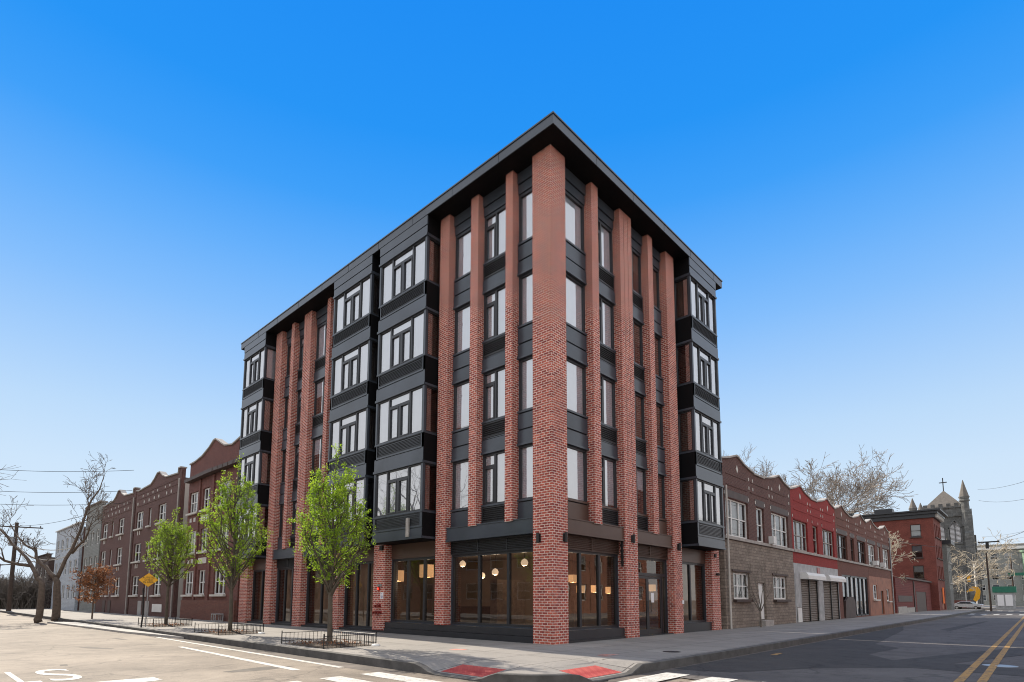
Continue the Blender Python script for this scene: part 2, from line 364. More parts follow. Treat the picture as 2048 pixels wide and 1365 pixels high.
plain('gutter_dirt', (.12, .10, .085), .95, 0, .5, 1.5)
sheet('gutter', [(-6.9, -1.0), (-6.28, -1.0), (-6.28, 60), (-6.75, 60), (-6.8, 20), (-7.0, 9)], -.2115, 'gutter_dirt')
sheet('gutter', [(-3.4, -5.4), (-2.0, -5.25), (60, -5.3), (60, -4.88), (-4.2, -4.88), (-4.6, -5.1)], -.2078, 'gutter_dirt')
plain('tar_stain', (.10, .085, .07), .9, 0, .4, 2)
for pts in ([(-10.2, 12.5), (-9.9, 12.7), (-9.45, 11.3), (-9.6, 11.0), (-10.0, 11.8)], [(-8.35, 16.9), (-8.1, 17.0), (-7.95, 16.0), (-8.2, 15.9)], [(-9.3, 2.3), (-8.2, 2.6), (-7.6, 2.2), (-8.4, 1.9), (-9.2, 2.0)], [(-11.6, 6.7), (-11.45, 6.7), (-11.5, 6.3), (-11.65, 6.35)], [(-10.9, 29), (-9.4, 30.5), (-9.2, 29.8), (-10.7, 28.4)]):
    sheet('road_stain', pts, -.2118, 'tar_stain')
RC = 1.5; XC, YC = -6.3, -4.9
def ramp_drop(x, y, t):
    """how far the kerb line is lowered near the two kerb ramps"""
    def bump(s, c, hw, fl): a = abs(s-c); return 0 if a > hw+fl else (1 if a < hw else 1-(a-hw)/fl)
    fl = bump(y, -2.3, .75, .5)*max(0, 1-max(0, x-XC)/1.45); fr = bump(x, -4.05, .72, .5)*max(0, 1-max(0, y-YC)/1.45)
    return .185*max(fl, fr)
def sidewalk():
    line = []                                  # (outer point, inner point)
    ys = [130, 90, 60, 40, 25, 15, 8, 4, 2, 1, .3] + [.3-.25*k for k in range(1, 15)]
    ys = [y for y in ys if y > YC+RC]
    for y in ys: line.append(((XC, y), (.4, max(y, .4)), ))
    for k in range(0, 13):
        a = math.pi + (math.pi/2)*k/12; line.append(((XC+RC+RC*math.cos(a), YC+RC+RC*math.sin(a)), (.4, .4)))
    xs = [XC+RC+.25*k for k in range(1, 16)] + [-.6, 0, 1, 3, 6, 10, 15, 25, 40, 60, 80, 106]
    for x in xs: line.append(((x, YC), (max(x, .4), .4)))
    T = [0, .15, .3, .5, .75, 1.0, 1.25, 1.5, 2.2]
    b = MB(); c = MB(); rows = []; crows = []
    for (ox, oy), (ix, iy) in line:
        v = Vector((ix-ox, iy-oy)); L = v.length; v.normalize(); n = Vector((1, 0)) if oy > YC+RC-1e-6 else (Vector((0, 1)) if ox >= XC+RC-1e-6 else (Vector((XC+RC, YC+RC))-Vector((ox, oy))).normalized())
        pts = []
        for t in T: q = Vector((ox, oy))+n*t if t < 1.45 else Vector((ox, oy))+v*(t if L > t else L*.5); pts.append((q.x, q.y, -ramp_drop(q.x, q.y, t)))
        pts.append((ix, iy, 0)); rows.append([b.pt(*q) for q in pts[1:]])
        z0 = pts[0][2]; e = pts[1]
        crows.append([c.pt(ox, oy, -.3), c.pt(ox, oy, z0-.012), c.pt(ox+n.x*.02, oy+n.y*.02, z0+.003), c.pt(e[0]+n.x*.01, e[1]+n.y*.01, e[2]+.003), c.pt(e[0]+n.x*.01, e[1]+n.y*.01, -.3)])
    for r0, r1 in zip(rows, rows[1:]):
        for k in range(len(r0)-1): b.f.append([r0[k], r0[k+1], r1[k+1], r1[k]])
    for r0, r1 in zip(crows, crows[1:]):
        for k in range(len(r0)-1): c.f.append([r0[k], r0[k+1], r1[k+1], r1[k]])
    o = b.build('pavement', 'pavement', loc=(0, 0, 0), weld=True); struct(o)
    o = c.build('kerb', 'curb_stone', loc=(0, 0, 0)); struct(o)
sidewalk()
# second kerbed strip further up the left street, and pavements across the roads
def raised(name, pts, z0, z1, m): b = MB(); b.slab(pts, z0, z1); return struct(b.build(name, m, loc=(0, 0, 0)))
raised('kerb_extension', [(-6.35, 14.5), (-6.35, 36), (-7.6, 37.5), (-7.3, 30), (-7.0, 21)], -.3, -.12, 'concrete')
raised('far_pavement', [(-26, 6), (-16, 6), (-16, 200), (-26, 200)], -.3, 0, 'pavement')
raised('far_pavement', [(-4, -30), (300, -30), (300, -16.4), (-4, -16.4)], -.3, 0, 'pavement')
raised('church_pavement', [(124, -4.6), (330, -4.6), (330, 40), (124, 40)], -.3, 0, 'pavement')
raised('end_pavement', [(-16, 108), (-6.4, 104), (-6.4, 140), (-16, 140)], -.3, -.02, 'pavement')

# red domed mats on the ramps
def dome(name_pts):
    b = MB(); b.poly([(x, y, -ramp_drop(x, y, t)+.006) for x, y, t in name_pts]); return b
b = MB()
def matgrid(fn, n=8):
    b = MB(); ids = [[b.pt(*fn(i/n, j/n)) for j in range(n+1)] for i in range(n+1)]
    for i in range(n):
        for j in range(n): b.f.append([ids[i][j], ids[i+1][j], ids[i+1][j+1], ids[i][j+1]])
    return b
def fnL(a, c): x = XC+.22+a*.72; y = -3.0+c*1.42; return (x, y, -ramp_drop(x, y, x-XC)+.007)
def fnR(a, c):
    x = -4.72+c*1.36; y = YC+.22+a*.72; return (x, y, -ramp_drop(x, y, y-YC)+.007)
tag(matgrid(fnL).build('tactile_mat', 'dome_mat', recalc=False), 'red domed tactile mat on the kerb ramp facing the sunlit street', 'tactile mat', 'tactile mats on the kerb ramps')
tag(matgrid(fnR).build('tactile_mat', 'dome_mat', recalc=False), 'red domed tactile mat half in shade on the kerb ramp by the dark road', 'tactile mat', 'tactile mats on the kerb ramps')

# painted markings
def mark(name, rects, z, m):
    b = MB(); SX = lambda q: (-14.5+1.037*(q[0]+14.5), -11.656+1.037*(q[1]+11.656)) if z < -.1 else q   # surveyed at an upper level, laid on the lower road
    for r in rects:
        if len(r) == 4 and not hasattr(r[0], '__len__'): x0, x1, y0, y1 = r; b.poly([(*SX(q), z) for q in ((x0, y0), (x1, y0), (x1, y1), (x0, y1))])
        else: b.poly([(*SX((x, y)), z) for x, y in r])
    return struct(b.build(name, m, loc=(0, 0, 0), recalc=False))
mark('crosswalk', [(x-.24, x+.24, -3.3, -.75) for x in (-7.35, -8.3, -9.25, -10.2, -11.15, -12.1, -13.05, -14.0)], -0.2090, 'road_white')
mark('crosswalk', [(-4.9, -2.75, y-.28, y+.28) for y in (-5.72, -6.76, -7.8, -8.84, -9.88, -10.92, -11.96, -13.0)], -0.2020, 'road_white')
mark('stop_line', [(-15.4, -10.8, 1.25, 1.9)], -0.2090, 'road_white')
mark('parking_line', [[(-8.02, 9.7), (-7.86, 9.7), (-8.1, .9), (-8.3, .9)], [(-7.12, 15.5), (-6.98, 15.5), (-7.15, .6), (-7.32, .6)]], -0.2090, 'road_white')
mark('centre_line', [(-3.0, 66, -10.42, -10.27), (-3.0, 66, -10.76, -10.61)], -0.2020, 'road_yellow')
mark('crosswalk', [(70, 74.5, y-.25, y+.25) for y in (-5.6, -6.7, -7.8, -8.9, -10, -11.1, -12.2, -13.3)] + [(100, 104, y-.3, y+.3) for y in (-5.6, -6.9, -8.2, -9.5, -10.8, -12.1)], -0.2020, 'road_white')
mark('spray_mark', [[(-3.6, 1.0), (-3.2, 1.15), (-3.0, .75), (-3.3, .7)], ], .004, 'spray_red')
mark('spray_mark', [[(-1.9, -3.0), (-1.65, -2.95), (-1.2, -3.25), (-1.5, -3.3)], [(-2.0, -3.2), (-1.8, -3.2), (-1.7, -3.35), (-1.9, -3.4)]], .004, 'spray_red')
mark('spray_mark', [[(3.1, -5.7), (3.9, -5.65), (3.95, -5.78), (3.2, -5.85)]], -0.2020, 'road_yellow')
for ch, x in (('S', -11.98), ('T', -12.71), ('O', -13.44), ('P', -14.17)):
    me = text_mesh(ch, 1.0, 0); o = bpy.data.objects.new('stop_lettering', me); COL.objects.link(o); me.materials.append(MATS['road_white'])
    bb = [v.co for v in me.vertices]; h = max(v.y for v in bb)-min(v.y for v in bb); w = max(v.x for v in bb)-min(v.x for v in bb)
    o.location = (x, 4.52, -0.2080); o.rotation_euler = (0, 0, math.pi); o.scale = (.60/w, 2.54/h, 1); struct(o)
def disc(name, c, r, z, m, label, cat):
    b = MB(); b.lathe((c[0], c[1], z), [(r, 0), (r, .006), (r*.9, .008), (r*.88, .004), (r*.3, .004), (r*.28, .008), (.01, .008)], 28); return tag(b.build(name, m), label, cat)
disc('manhole_cover', (4.95, -10.77), .36, -0.2100, 'steel_gray', 'round steel manhole cover beside the double yellow line', 'manhole cover')
disc('manhole_cover', (.5, -3.9), .25, -.002, 'iron_black', 'small round iron cover in the shaded pavement near the kerb', 'manhole cover')
# ------------------------------------------------------------------ main building
D = .36
BLD = thing('apartment_building', 'five storey corner apartment building with red brick piers and black metal bays', 'building', (0, 0, 0))
S = [5.0, 8.25, 11.5, 14.75]; WH = 1.95
def bars(fr, name, rects, d0, d1, m, parent):
    b = MB(fr)
    for u0, u1, z0, z1 in rects: b.box(u0, u1, d0, d1, z0, z1)
    return b.build(name, m, parent)
rng = random.Random(7)
def window(fr, u0, u1, z0, z1, d, kind, parent, blind=1.0, flip=False, bm='blind_white', name='window'):
    """black framed window with pane and blind; kind F fixed, C casement with transom + fixed, D bay front, S side"""
    t = .055; r = [(u0, u0+t, z0, z1), (u1-t, u1, z0, z1), (u0+t, u1-t, z0, z0+t), (u0+t, u1-t, z1-t, z1)]
    th = []
    def X(a): return u1-(a-u0) if flip else a
    def add(a, b, c, e, lst): a, b = X(a), X(b); lst.append((min(a, b), max(a, b), c, e))
    w = u1-u0
    if kind == 'C':
        m = u0+w*.44; add(m-.045, m+.045, z0+t, z1-t, r)
        tz = z1-.46; add(u0+t, m-.045, tz-.04, tz+.04, r)
        for q in ((u0+t, u0+t+.06, z0+t, tz-.04), (m-.105, m-.045, z0+t, tz-.04), (u0+t+.06, m-.105, z0+t, z0+t+.06), (u0+t+.06, m-.105, tz-.10, tz-.04)): add(*q, th)
    if kind == 'D':
        a, b_ = u0+w*.27, u0+w*.73; c = (a+b_)/2
        for q in (a, b_): add(q-.05, q+.05, z0+t, z1-t, r)
        tz = z1-.45; add(a+.05, b_-.05, tz-.045, tz+.045, r); add(c-.07, c+.07, z0+t, tz-.045, r)
        for p, q in ((a+.05, c-.07), (c+.07, b_-.05)):
            for e in ((p, p+.05, z0+t, tz-.045), (q-.05, q, z0+t, tz-.045), (p+.05, q-.05, z0+t, z0+t+.05), (p+.05, q-.05, tz-.095, tz-.045)): add(*e, th)
    f = bars(fr, name, r, d, d+.09, 'frame_black', parent)
    if th:
        b = MB(fr)
        for q in th: b.box(q[0], q[1], d-.012, d+.07, q[2], q[3])
        b.build('sash', 'frame_black', f)
    b = MB(fr); b.quad((u0+.02, d+.05, z0+.02), (u1-.02, d+.05, z0+.02), (u1-.02, d+.05, z1-.02), (u0+.02, d+.05, z1-.02)); b.build('pane', MATN(name), f, recalc=False)
    if blind > 0:
        b = MB(fr); zb = z1-.02-(z1-z0-.04)*blind; n = 10 if bm != 'blind_white' else 1
        for k in range(n):
            p, q = u0+.03+(u1-u0-.06)*k/n, u0+.03+(u1-u0-.06)*(k+1)/n; dd = (.03 if k % 2 else 0) if n > 1 else 0; de = (0 if k % 2 else .03) if n > 1 else 0
            b.quad((p, d+.1+dd, zb), (q, d+.1+de, zb), (q, d+.1+de, z1-.02), (p, d+.1+dd, z1-.02))
        b.build('roller_blind' if n == 1 else 'curtain', bm, f, recalc=False)
    return f
def MATN(name): return 'glass_store' if name.startswith('store') or name == 'shop_door' else 'glass_upper'
def louver(fr, u0, u1, d, z0, z1, parent, name='louver_panel', step=.075, frame=.05, m='louver_dark'):
    b = MB(fr); b.box(u0, u1, d+.05, d+.08, z0, z1)
    if frame:
        for r in ((u0, u0+frame, z0, z1), (u1-frame, u1, z0, z1), (u0+frame, u1-frame, z0, z0+frame), (u0+frame, u1-frame, z1-frame, z1)): b.box(r[0], r[1], d-.01, d+.05, r[2], r[3])
    z = z0+frame+.012
    while z+step*.6 < z1-frame:
        b.prism_u(u0+frame, u1-frame, [(d+.05, z), (d, z), (d, z+.012), (d+.05, z+step*.6)]); z += step
    return b.build(name, m, parent)
def prism_u(s, u0, u1, prof):                  # profile in (d, z) swept along u
    a = [s.pt(u0, d, z) for d, z in prof]; b = [s.pt(u1, d, z) for d, z in prof]; n = len(prof)
    s.f.append(a); s.f.append(b[::-1])
    for k in range(n): s.f.append([a[k], b[k], b[(k+1) % n], a[(k+1) % n]])
MB.prism_u = prism_u

FIELDS = {  # facade: (u0, u1, kind, flip)
 'L': [(.85, 1.83, 'F', 0), (2.19, 3.70, 'C', 1), (4.12, 5.45, 'F', 0), (13.75, 15.12, 'F', 0), (15.48, 17.22, 'C', 0), (18.05, 19.24, 'C', 1), (19.6, 20.82, 'F', 0)],
 'R': [(.85, 2.5, 'F', 0), (2.94, 4.52, 'C', 0), (5.43, 6.82, 'C', 0), (7.23, 8.47, 'F', 0)]}
# bearing walls: full face of the facades with the openings cut out
BAYS = {'L': [(6.17, 9.62), (10.3, 13.72), (21.75, 24.85)], 'R': [(9.66, 12.6)]}
STORE = {'L': [(.85, 5.40, 'S3', .5), (6.06, 9.45, 'S3', .5), (10.4, 13.35, 'S3', .12), (14.25, 17.2, 'S2', .12), (18.1, 20.75, 'S3', .12), (21.65, 24.1, 'S2', .12)],
         'R': [(.85, 4.48, 'S3', .42), (5.46, 8.45, 'DOOR', 0.02), (9.27, 12.36, 'S2', .42)]}
LEN = {'L': 25.25, 'R': 13.3}
for key, fr in (('L', FL), ('R', FR)):
    ops = []
    for u0, u1, k, fl in FIELDS[key]:
        for s in S: ops.append((u0+.05, u1-.05, s, s+WH))
    for u0, u1 in BAYS[key]:
        ops.append((u0+.1, u1-.1, S[0], S[3]+WH))
    for u0, u1, k, zb in STORE[key]: ops.append((u0+.02, u1-.02, zb, 3.2))
    b = MB(fr); b.wall(.40 if key == 'L' else .72, LEN[key], -.3, 17.62, D, D+.3, ops); b.build('wall', 'metal_dark' if key == 'L' else 'metal_dark', BLD)
    blinds = [1, 1, .97, 1, .93, 1]
    for fi, (u0, u1, k, fl) in enumerate(FIELDS[key]):
        for si, s in enumerate(S):
            far = (key == 'R' and fi >= 2) or (key == 'L' and fi in (3, 4, 5, 6))
            cb = 'curtain_brown' if (key == 'R' and (fi == 3 or (fi == 2 and si != 0))) or (key == 'L' and fi == 6) else 'blind_white'
            window(fr, u0+.05, u1-.05, s, s+WH, D-.015, k, BLD, blind=rng.choice(blinds) if not (far and rng.random() < .35) else .45, flip=bool(fl), bm=cb)
            # sill, spandrel panel, ledge
            nz = S[si]-1.30 if si else 4.25
            m = 'metal_dark' if si else ('metal_warm' if key == 'R' else 'metal_dark')
            b = MB(fr); b.box(u0, u1, D-.09, D-.003, s-.06, s+.012); b.build('sill', m, BLD)
            b = MB(fr)
            if k == 'C': b.box(u0, u1, D-.05, D-.004, s-.70 if si else 4.25, s-.66 if si else 4.30)
            else: b.box(u0, u1, D-.06, D-.004, s-.66 if si else 4.28, s-.10)
            b.build('spandrel', m, BLD)
            if si:
                b = MB(fr); b.box(u0, u1, D-.075, D-.004, nz+.10, s-.73); b.box(u0, u1, D-.12, D-.002, nz+.02, nz+.10); b.build('spandrel_band', m, BLD)
            if k == 'C': louver(fr, u0+.02, u1-.02, D-.06, (s-.65 if si else 4.31), s-.075, BLD)
        b = MB(fr)                                # frieze under the soffit
        b.box(u0, u1, D-.05, D-.004, 16.78, 17.14); b.box(u0, u1, D-.10, D-.002, 17.17, 17.60); b.build('frieze', 'metal_dark', BLD)
    # pilasters
PIL = {'L': [(1.83, 2.19, 4.22, 1), (3.70, 4.12, 4.22, 1), (5.45, 6.03, .46, 1), (15.12, 15.48, 4.25, 1), (17.22, 18.05, -.25, 3), (19.24, 19.6, 4.25, 1), (20.82, 21.6, -.25, 1)],
       'R': [(2.5, 2.94, 4.22, 1), (4.52, 5.43, -.1, 3), (6.82, 7.23, 4.22, 1), (8.47, 9.24, -.1, 1)]}
def pilaster(fr, u0, u1, z0, z1, ribs, d1=D, name='brick_pilaster'):
    b = MB(fr)
    if ribs == 1:
        b.box(u0, u1, 0, d1, z0, z1)
    else:
        g = .035; w = (u1-u0-g*(ribs-1))/ribs
        for k in range(ribs):
            p = u0+k*(w+g); b.box(p, p+w, 0, d1, z0, z1)
            if k < ribs-1: b.box(p+w, p+w+g, .05, d1, z0, z1)
    return b.build(name, 'brick_main', BLD)
for key, fr in (('L', FL), ('R', FR)):
    for u0, u1, z0, rb in PIL[key]: pilaster(fr, u0, u1, z0, 17.6, rb, D-.006)
for u0, u1 in ((9.48, 10.38), (13.37, 14.22), (24.1, 25.2)): pilaster(FL, u0, u1, .10 if u0 < 12 else -.25, 3.88, 1, D-.006)
pilaster(FR, 12.38, 13.28, -.1, 3.9, 3, D-.006)
pilaster(FR, 12.62, 13.28, 3.9, 17.6, 1, D-.006)
pilaster(FL, 24.9, 25.22, 3.88, 17.6, 1, D-.006)
b = MB(); b.box(0, .84, 0, .85, -.25, 17.6); pr = b.build('brick_pilaster', 'brick_main', BLD)
for z in (14.62, 11.36, 8.1): b = MB(); b.box(-.002, .842, -.002, .852, z, z+.018); b.build('mortar_joint', 'mortar_line', pr)

# belt, louver band, storefronts and plinths
BELT = {'L': [(.86, 5.44), (14.23, 17.21), (18.06, 20.81)], 'R': [(.85, 4.51), (5.44, 8.46)]}
for key, fr in (('L', FL), ('R', FR)):
    mm = 'metal_warm' if key == 'R' else 'metal_dark'
    for u0, u1 in BELT[key]:
        b = MB(fr); b.box(u0, u1, .07, D-.004, 3.80, 4.24); b.box(u0, u1, .03, D-.003, 3.72, 3.80); b.box(u0, u1, .04, D-.003, 4.24, 4.275); b.build('belt_course', mm, BLD)
    for si, (u0, u1, k, zb) in enumerate(STORE[key]):
        if any(q[0]-.4 < u0 < q[1] for q in BELT[key]):
            n = max(1, round((u1-u0)/1.6))
            for j in range(n): louver(fr, u0+(u1-u0)*j/n, u0+(u1-u0)*(j+1)/n, D-.07, 3.22, 3.71, BLD, step=.062, frame=.018, m='metal_warm' if key == 'R' else 'louver_dark')
        else:
            b = MB(fr); b.box(u0, u1, D-.05, D-.004, 3.22, 3.86); b.build('storefront_header', 'metal_warm', BLD)
        if k in ('S2', 'S3'):
            n = int(k[1]); t = .07; d = D+.02
            r = [(u0+.02, u0+.02+t, zb, 3.2), (u1-.02-t, u1-.02, zb, 3.2), (u0+.09, u1-.09, zb, zb+.08), (u0+.09, u1-.09, 3.12, 3.2)]
            for j in range(1, n): m = u0+(u1-u0)*j/n; r.append((m-.06, m+.06, zb+.08, 3.12))
            f = bars(fr, 'storefront_window', r, d, d+.12, 'frame_black', BLD)
            for j in range(n):
                p, q = u0+(u1-u0)*j/n+.07, u0+(u1-u0)*(j+1)/n-.07; c = MB(fr); c.quad((p-.02, d+.06, zb+.06), (q+.02, d+.06, zb+.06), (q+.02, d+.06, 3.14), (p-.02, d+.06, 3.14)); c.build('pane', 'glass_store', f, recalc=False)
        else:
            d = D+.02; a, m, e = 6.16, 7.1, 8.0
            f = bars(fr, 'storefront_window', [(u0+.02, u0+.1, .03, 3.2), (u1-.10, u1-.02, .03, 3.2), (u0+.1, u1-.1, 2.46, 2.58), (u0+.1, u1-.1, 3.12, 3.2), (e+.02, e+.1, .03, 2.46), (u0+.1, u0+.18, .03, 2.46)], d, d+.12, 'frame_black', BLD)
            for p, q, zz0, zz1 in ((u0+.1, u1-.1, 2.58, 3.12), (e+.1, u1-.1, .06, 2.46)):
                c = MB(fr); c.quad((p, d+.06, zz0), (q, d+.06, zz0), (q, d+.06, zz1), (p, d+.06, zz1)); c.build('pane', 'glass_store', f, recalc=False)
            a = u0+.19; m = (a+e)/2
            for p, q in ((a, m-.004), (m+.004, e)):
                dr = bars(fr, 'shop_door', [(p, p+.09, .03, 2.44), (q-.09, q, .03, 2.44), (p+.09, q-.09, .03, .24), (p+.09, q-.09, 2.34, 2.44)], d+.01, d+.06, 'frame_black', BLD)
                c = MB(fr); c.quad((p+.08, d+.035, .2), (q-.08, d+.035, .2), (q-.08, d+.035, 2.36), (p+.08, d+.035, 2.36)); c.build('pane', 'glass_store', dr, recalc=False)
                hx = q-.13 if p == a else p+.13
                c = MB(); c.tube([fr(hx, d+.01, .95), fr(hx, d-.06, .95), fr(hx, d-.06, 1.4), fr(hx, d+.01, 1.4)], .015, 8); c.build('handle', 'iron_black', dr)
                if p > a:
                    c = MB(fr); c.box(p+.30, p+.55, d+.028, d+.033, 1.35, 1.75); c.build('door_notice', 'sign_white', dr)
    for si, (u0, u1, k, zb) in enumerate(STORE[key]):      # drapes drawn in the shops that are not let
        if (key == 'L' and si >= 2) or (key == 'R' and si == 2):
            n = 26; b = MB(fr)
            for j in range(n):
                p, q = u0+.05+(u1-u0-.1)*j/n, u0+.05+(u1-u0-.1)*(j+1)/n; b.quad((p, D+.42+(.09 if j % 2 else 0), zb), (q, D+.42+(0 if j % 2 else .09), zb), (q, D+.42+(0 if j % 2 else .09), 3.18), (p, D+.42+(.09 if j % 2 else 0), 3.18))
            b.build('drape', 'drape_tan', BLD, recalc=False)
    # plinths
b = MB(FL); b.box(.86, 9.47, .06, D-.01, .22, .46); b.box(.86, 10.4, .02, D-.012, -.25, .21); b.box(10.4, 13.36, .1, D-.01, -.25, .10); b.box(14.23, 17.2, .1, D-.01, -.25, .1); b.box(18.07, 20.8, .1, D-.01, -.25, .1); b.box(21.62, 24.08, .1, D-.01, -.25, .1); b.build('plinth', 'frame_black', BLD)
b = MB(FR); b.box(.86, 4.5, .1, D-.01, .08, .40); b.box(.86, 4.5, .06, D-.01, -.1, .075); b.box(5.44, 8.46, .1, D-.01, -.1, .025); b.box(9.26, 12.37, .1, D-.01, -.1, .40); b.build('plinth', 'frame_black', BLD)

# projecting bays
def bay(fr, u0, u1, low, soft):
    F = -.60; b = MB(fr); m = 'metal_dark'
    b.box(u0, u0+.11, F, F+.11, S[0], 16.7); b.box(u1-.11, u1, F, F+.11, S[0], 16.7)
    for uu in (u0, u1-.11): b.box(uu, uu+.11, D-.12, D-.005, S[0], 16.7)
    for si, s in enumerate(S):
        z0 = s-1.30 if si else 3.88
        b.box(u0, u1, F+.035, D-.006, z0+.10, s-.06)                    # core behind the panels
        b.box(u0-.01, u1+.01, F-.02, D-.005, s-.06, s+.01)               # sill
        b.box(u0+.0, u1-.0, F, F+.03, s-.66, s-.58); b.box(u0, u0+.16, F, F+.03, s-.58, s-.065); b.box(u1-.16, u1, F, F+.03, s-.58, s-.065)
        b.box(u0-.006, u1+.006, F-.008, F+.03, z0+.10, s-.71)            # lower band
        b.box(u0-.03, u1+.03, F-.05, D-.004, z0, z0+.095)                # drip ledge
    b.box(u0, u1, F+.035, D-.006, 16.72, 17.60); b.box(u0-.006, u1+.006, F-.008, F+.03, 16.80, 17.16); b.box(u0-.03, u1+.03, F-.05, D-.004, 16.70, 16.795); b.box(u0-.012, u1+.012, F-.018, F+.03, 17.20, 17.60)
    o = b.build('bay', m, BLD)
    for uu, e in ((u0, -1), (u1, 1)):
        for si, s_ in enumerate(S+[18.05]):
            z0 = s_-1.30+.10 if si else 3.98; z1 = s_-.065 if si < 4 else 17.59
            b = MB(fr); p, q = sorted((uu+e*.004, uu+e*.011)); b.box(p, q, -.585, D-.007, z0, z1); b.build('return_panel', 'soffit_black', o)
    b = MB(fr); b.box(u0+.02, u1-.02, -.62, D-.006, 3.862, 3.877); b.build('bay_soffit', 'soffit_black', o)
    for si, s in enumerate(S):
        louver(fr, u0+.165, u1-.165, F-.0, s-.575, s-.07, o, step=.062, frame=.02, name='louver')
        window(fr, u0+.11, u1-.11, s+.01, (S[si+1]-1.30 if si < 3 else 16.70), F+.02, 'D', BLD, blind=rng.choice([1, 1, 1, .95, .9]))
        for side, uu in ((0, u0), (1, u1)):
            q = (lambda f: (lambda u, d, z: f(uu+(d if side == 0 else -d), u, z)))(fr)   # side frame: u = depth, d = inward
            window(q, F+.11, D-.12, s+.01, (S[si+1]-1.30 if si < 3 else 16.70), .03, 'F', BLD, blind=1 if rng.random() < .3 else .0 if rng.random() < .3 else 1, bm='curtain_brown' if (fr is FR or rng.random() < .6) else 'blind_white', name='side_window')
    return o
for u0, u1 in BAYS['L']: bay(FL, u0, u1, 3.88, 0)
for u0, u1 in BAYS['R']: bay(FR, u0, u1, 3.88, 0)

# roof canopy with fascia, and the closed body behind
b = MB(); b.slab([(-.63, -.63), (13.4, -.63), (13.4, 25.4), (-.63, 25.4)], 17.62, 17.97); b.slab([(-.66, -.66), (13.43, -.66), (13.43, 25.43), (-.66, 25.43)], 17.974, 18.03); b.build('roof_canopy', 'metal_dark', BLD)
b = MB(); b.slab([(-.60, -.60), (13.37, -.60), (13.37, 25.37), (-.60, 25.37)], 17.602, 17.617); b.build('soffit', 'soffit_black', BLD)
b = MB()
for k in range(1, 10): y = -.63+k*2.6; b.box(-.634, -.629, y, y+.012, 17.63, 17.965)
for k in range(1, 6): x = -.63+k*2.6; b.box(x, x+.012, -.634, -.629, 17.63, 17.965)
b.build('fascia_seam', 'soffit_black', BLD)
b = MB(); b.box(12.98, 13.29, .68, 25.2, -.2, 17.6); b.box(.7, 12.97, 24.95, 25.24, -.2, 17.6); b.build('wall', 'brick_umber', BLD)
b = MB()
for z in (3.55, 7.3, 10.55, 13.8): b.slab([(.68, .68), (12.96, .68), (12.96, 24.9), (.68, 24.9)], z, z+.3)
b.build('floor_slab', 'interior_white', BLD)
b = MB(); b.slab([(.68, .68), (12.96, .68), (12.96, 24.9), (.68, 24.9)], -.1, .02); b.build('shop_floor', 'interior_floor', BLD)
b = MB(); b.box(6.3, 6.45, 5.5, 24.8, .02, 3.54); b.box(6.46, 12.9, 5.5, 5.65, .02, 3.54); b.box(.7, 6.29, 13.7, 13.85, .02, 3.54); b.box(.7, 12.9, .69, 24.88, 3.46, 3.54); b.build('shop_partition', 'interior_wall', BLD)
b = MB()
for q in (5.2, 6.2, 8.2): b.box(1.2, 6.0, 0, 0, 0, 0) if False else None
b.box(2.6, 4.4, 5.1, 5.49, .02, 2.3); b.box(8.0, 8.8, 5.1, 5.49, .02, 2.1); b.box(5.9, 6.29, 7.2, 8.4, .02, 2.1); b.build('shop_cabinet', 'curtain_brown', BLD)
b = MB(); b.box(5.6, 6.28, 9.2, 12.2, .02, 1.05); b.box(5.5, 6.28, 9.1, 12.3, 1.055, 1.1); b.build('shop_counter', 'dark_wood', BLD)
# roof bulk and vents
b = MB(); b.box(.9, 2.2, 22.4, 23.4, 18.035, 18.25); b.build('roof_hatch', 'metal_dark', BLD)

# lamps on the piers and other small fittings (each bolted to the building as a part of it)
def sconce(fr, u, z):
    b = MB(fr); b.box(u-.05, u+.05, -.03, -.002, z-.14, z+.14); o = b.build('wall_lamp', 'iron_black', BLD)
    c = MB(); p = fr(u, -.10, z); c.lathe((p[0], p[1], z-.17), [(.05, 0), (.055, .005), (.055, .335), (.05, .34)], 14); c.build('lamp_shade', 'iron_black', o)
sconce(FR, .61, 3.55); sconce(FR, 4.98, 3.85); sconce(FR, 8.86, 3.8); sconce(FL, .55, 3.52)
b = MB(FR); b.box(9.1, 9.235, -.05, -.002, 1.28, 1.44); b.build('intercom_box', 'sign_white', BLD)
b = MB(FR); b.box(4.45, 4.512, .1, .17, 2.75, 4.3)
for k in range(7): b.box(4.43, 4.514, .085, .185, 2.85+k*.22, 2.95+k*.22)
b.build('conduit', 'iron_black', BLD)
b = MB(FR); b.box(12.7, 12.85, -.07, -.002, 3.55, 3.72); b.tube([(12.82, -.02, 2.72), (12.82, -.12, 2.70)], .05, 8); b.tube([(12.95, -.02, 2.72), (12.95, -.12, 2.70)], .06, 8); b.build('floodlight', 'iron_black', BLD)
b = MB(FL); b.box(9.62, 9.82, -.10, -.002, 3.62, 3.84); b.build('floodlight', 'iron_black', BLD)
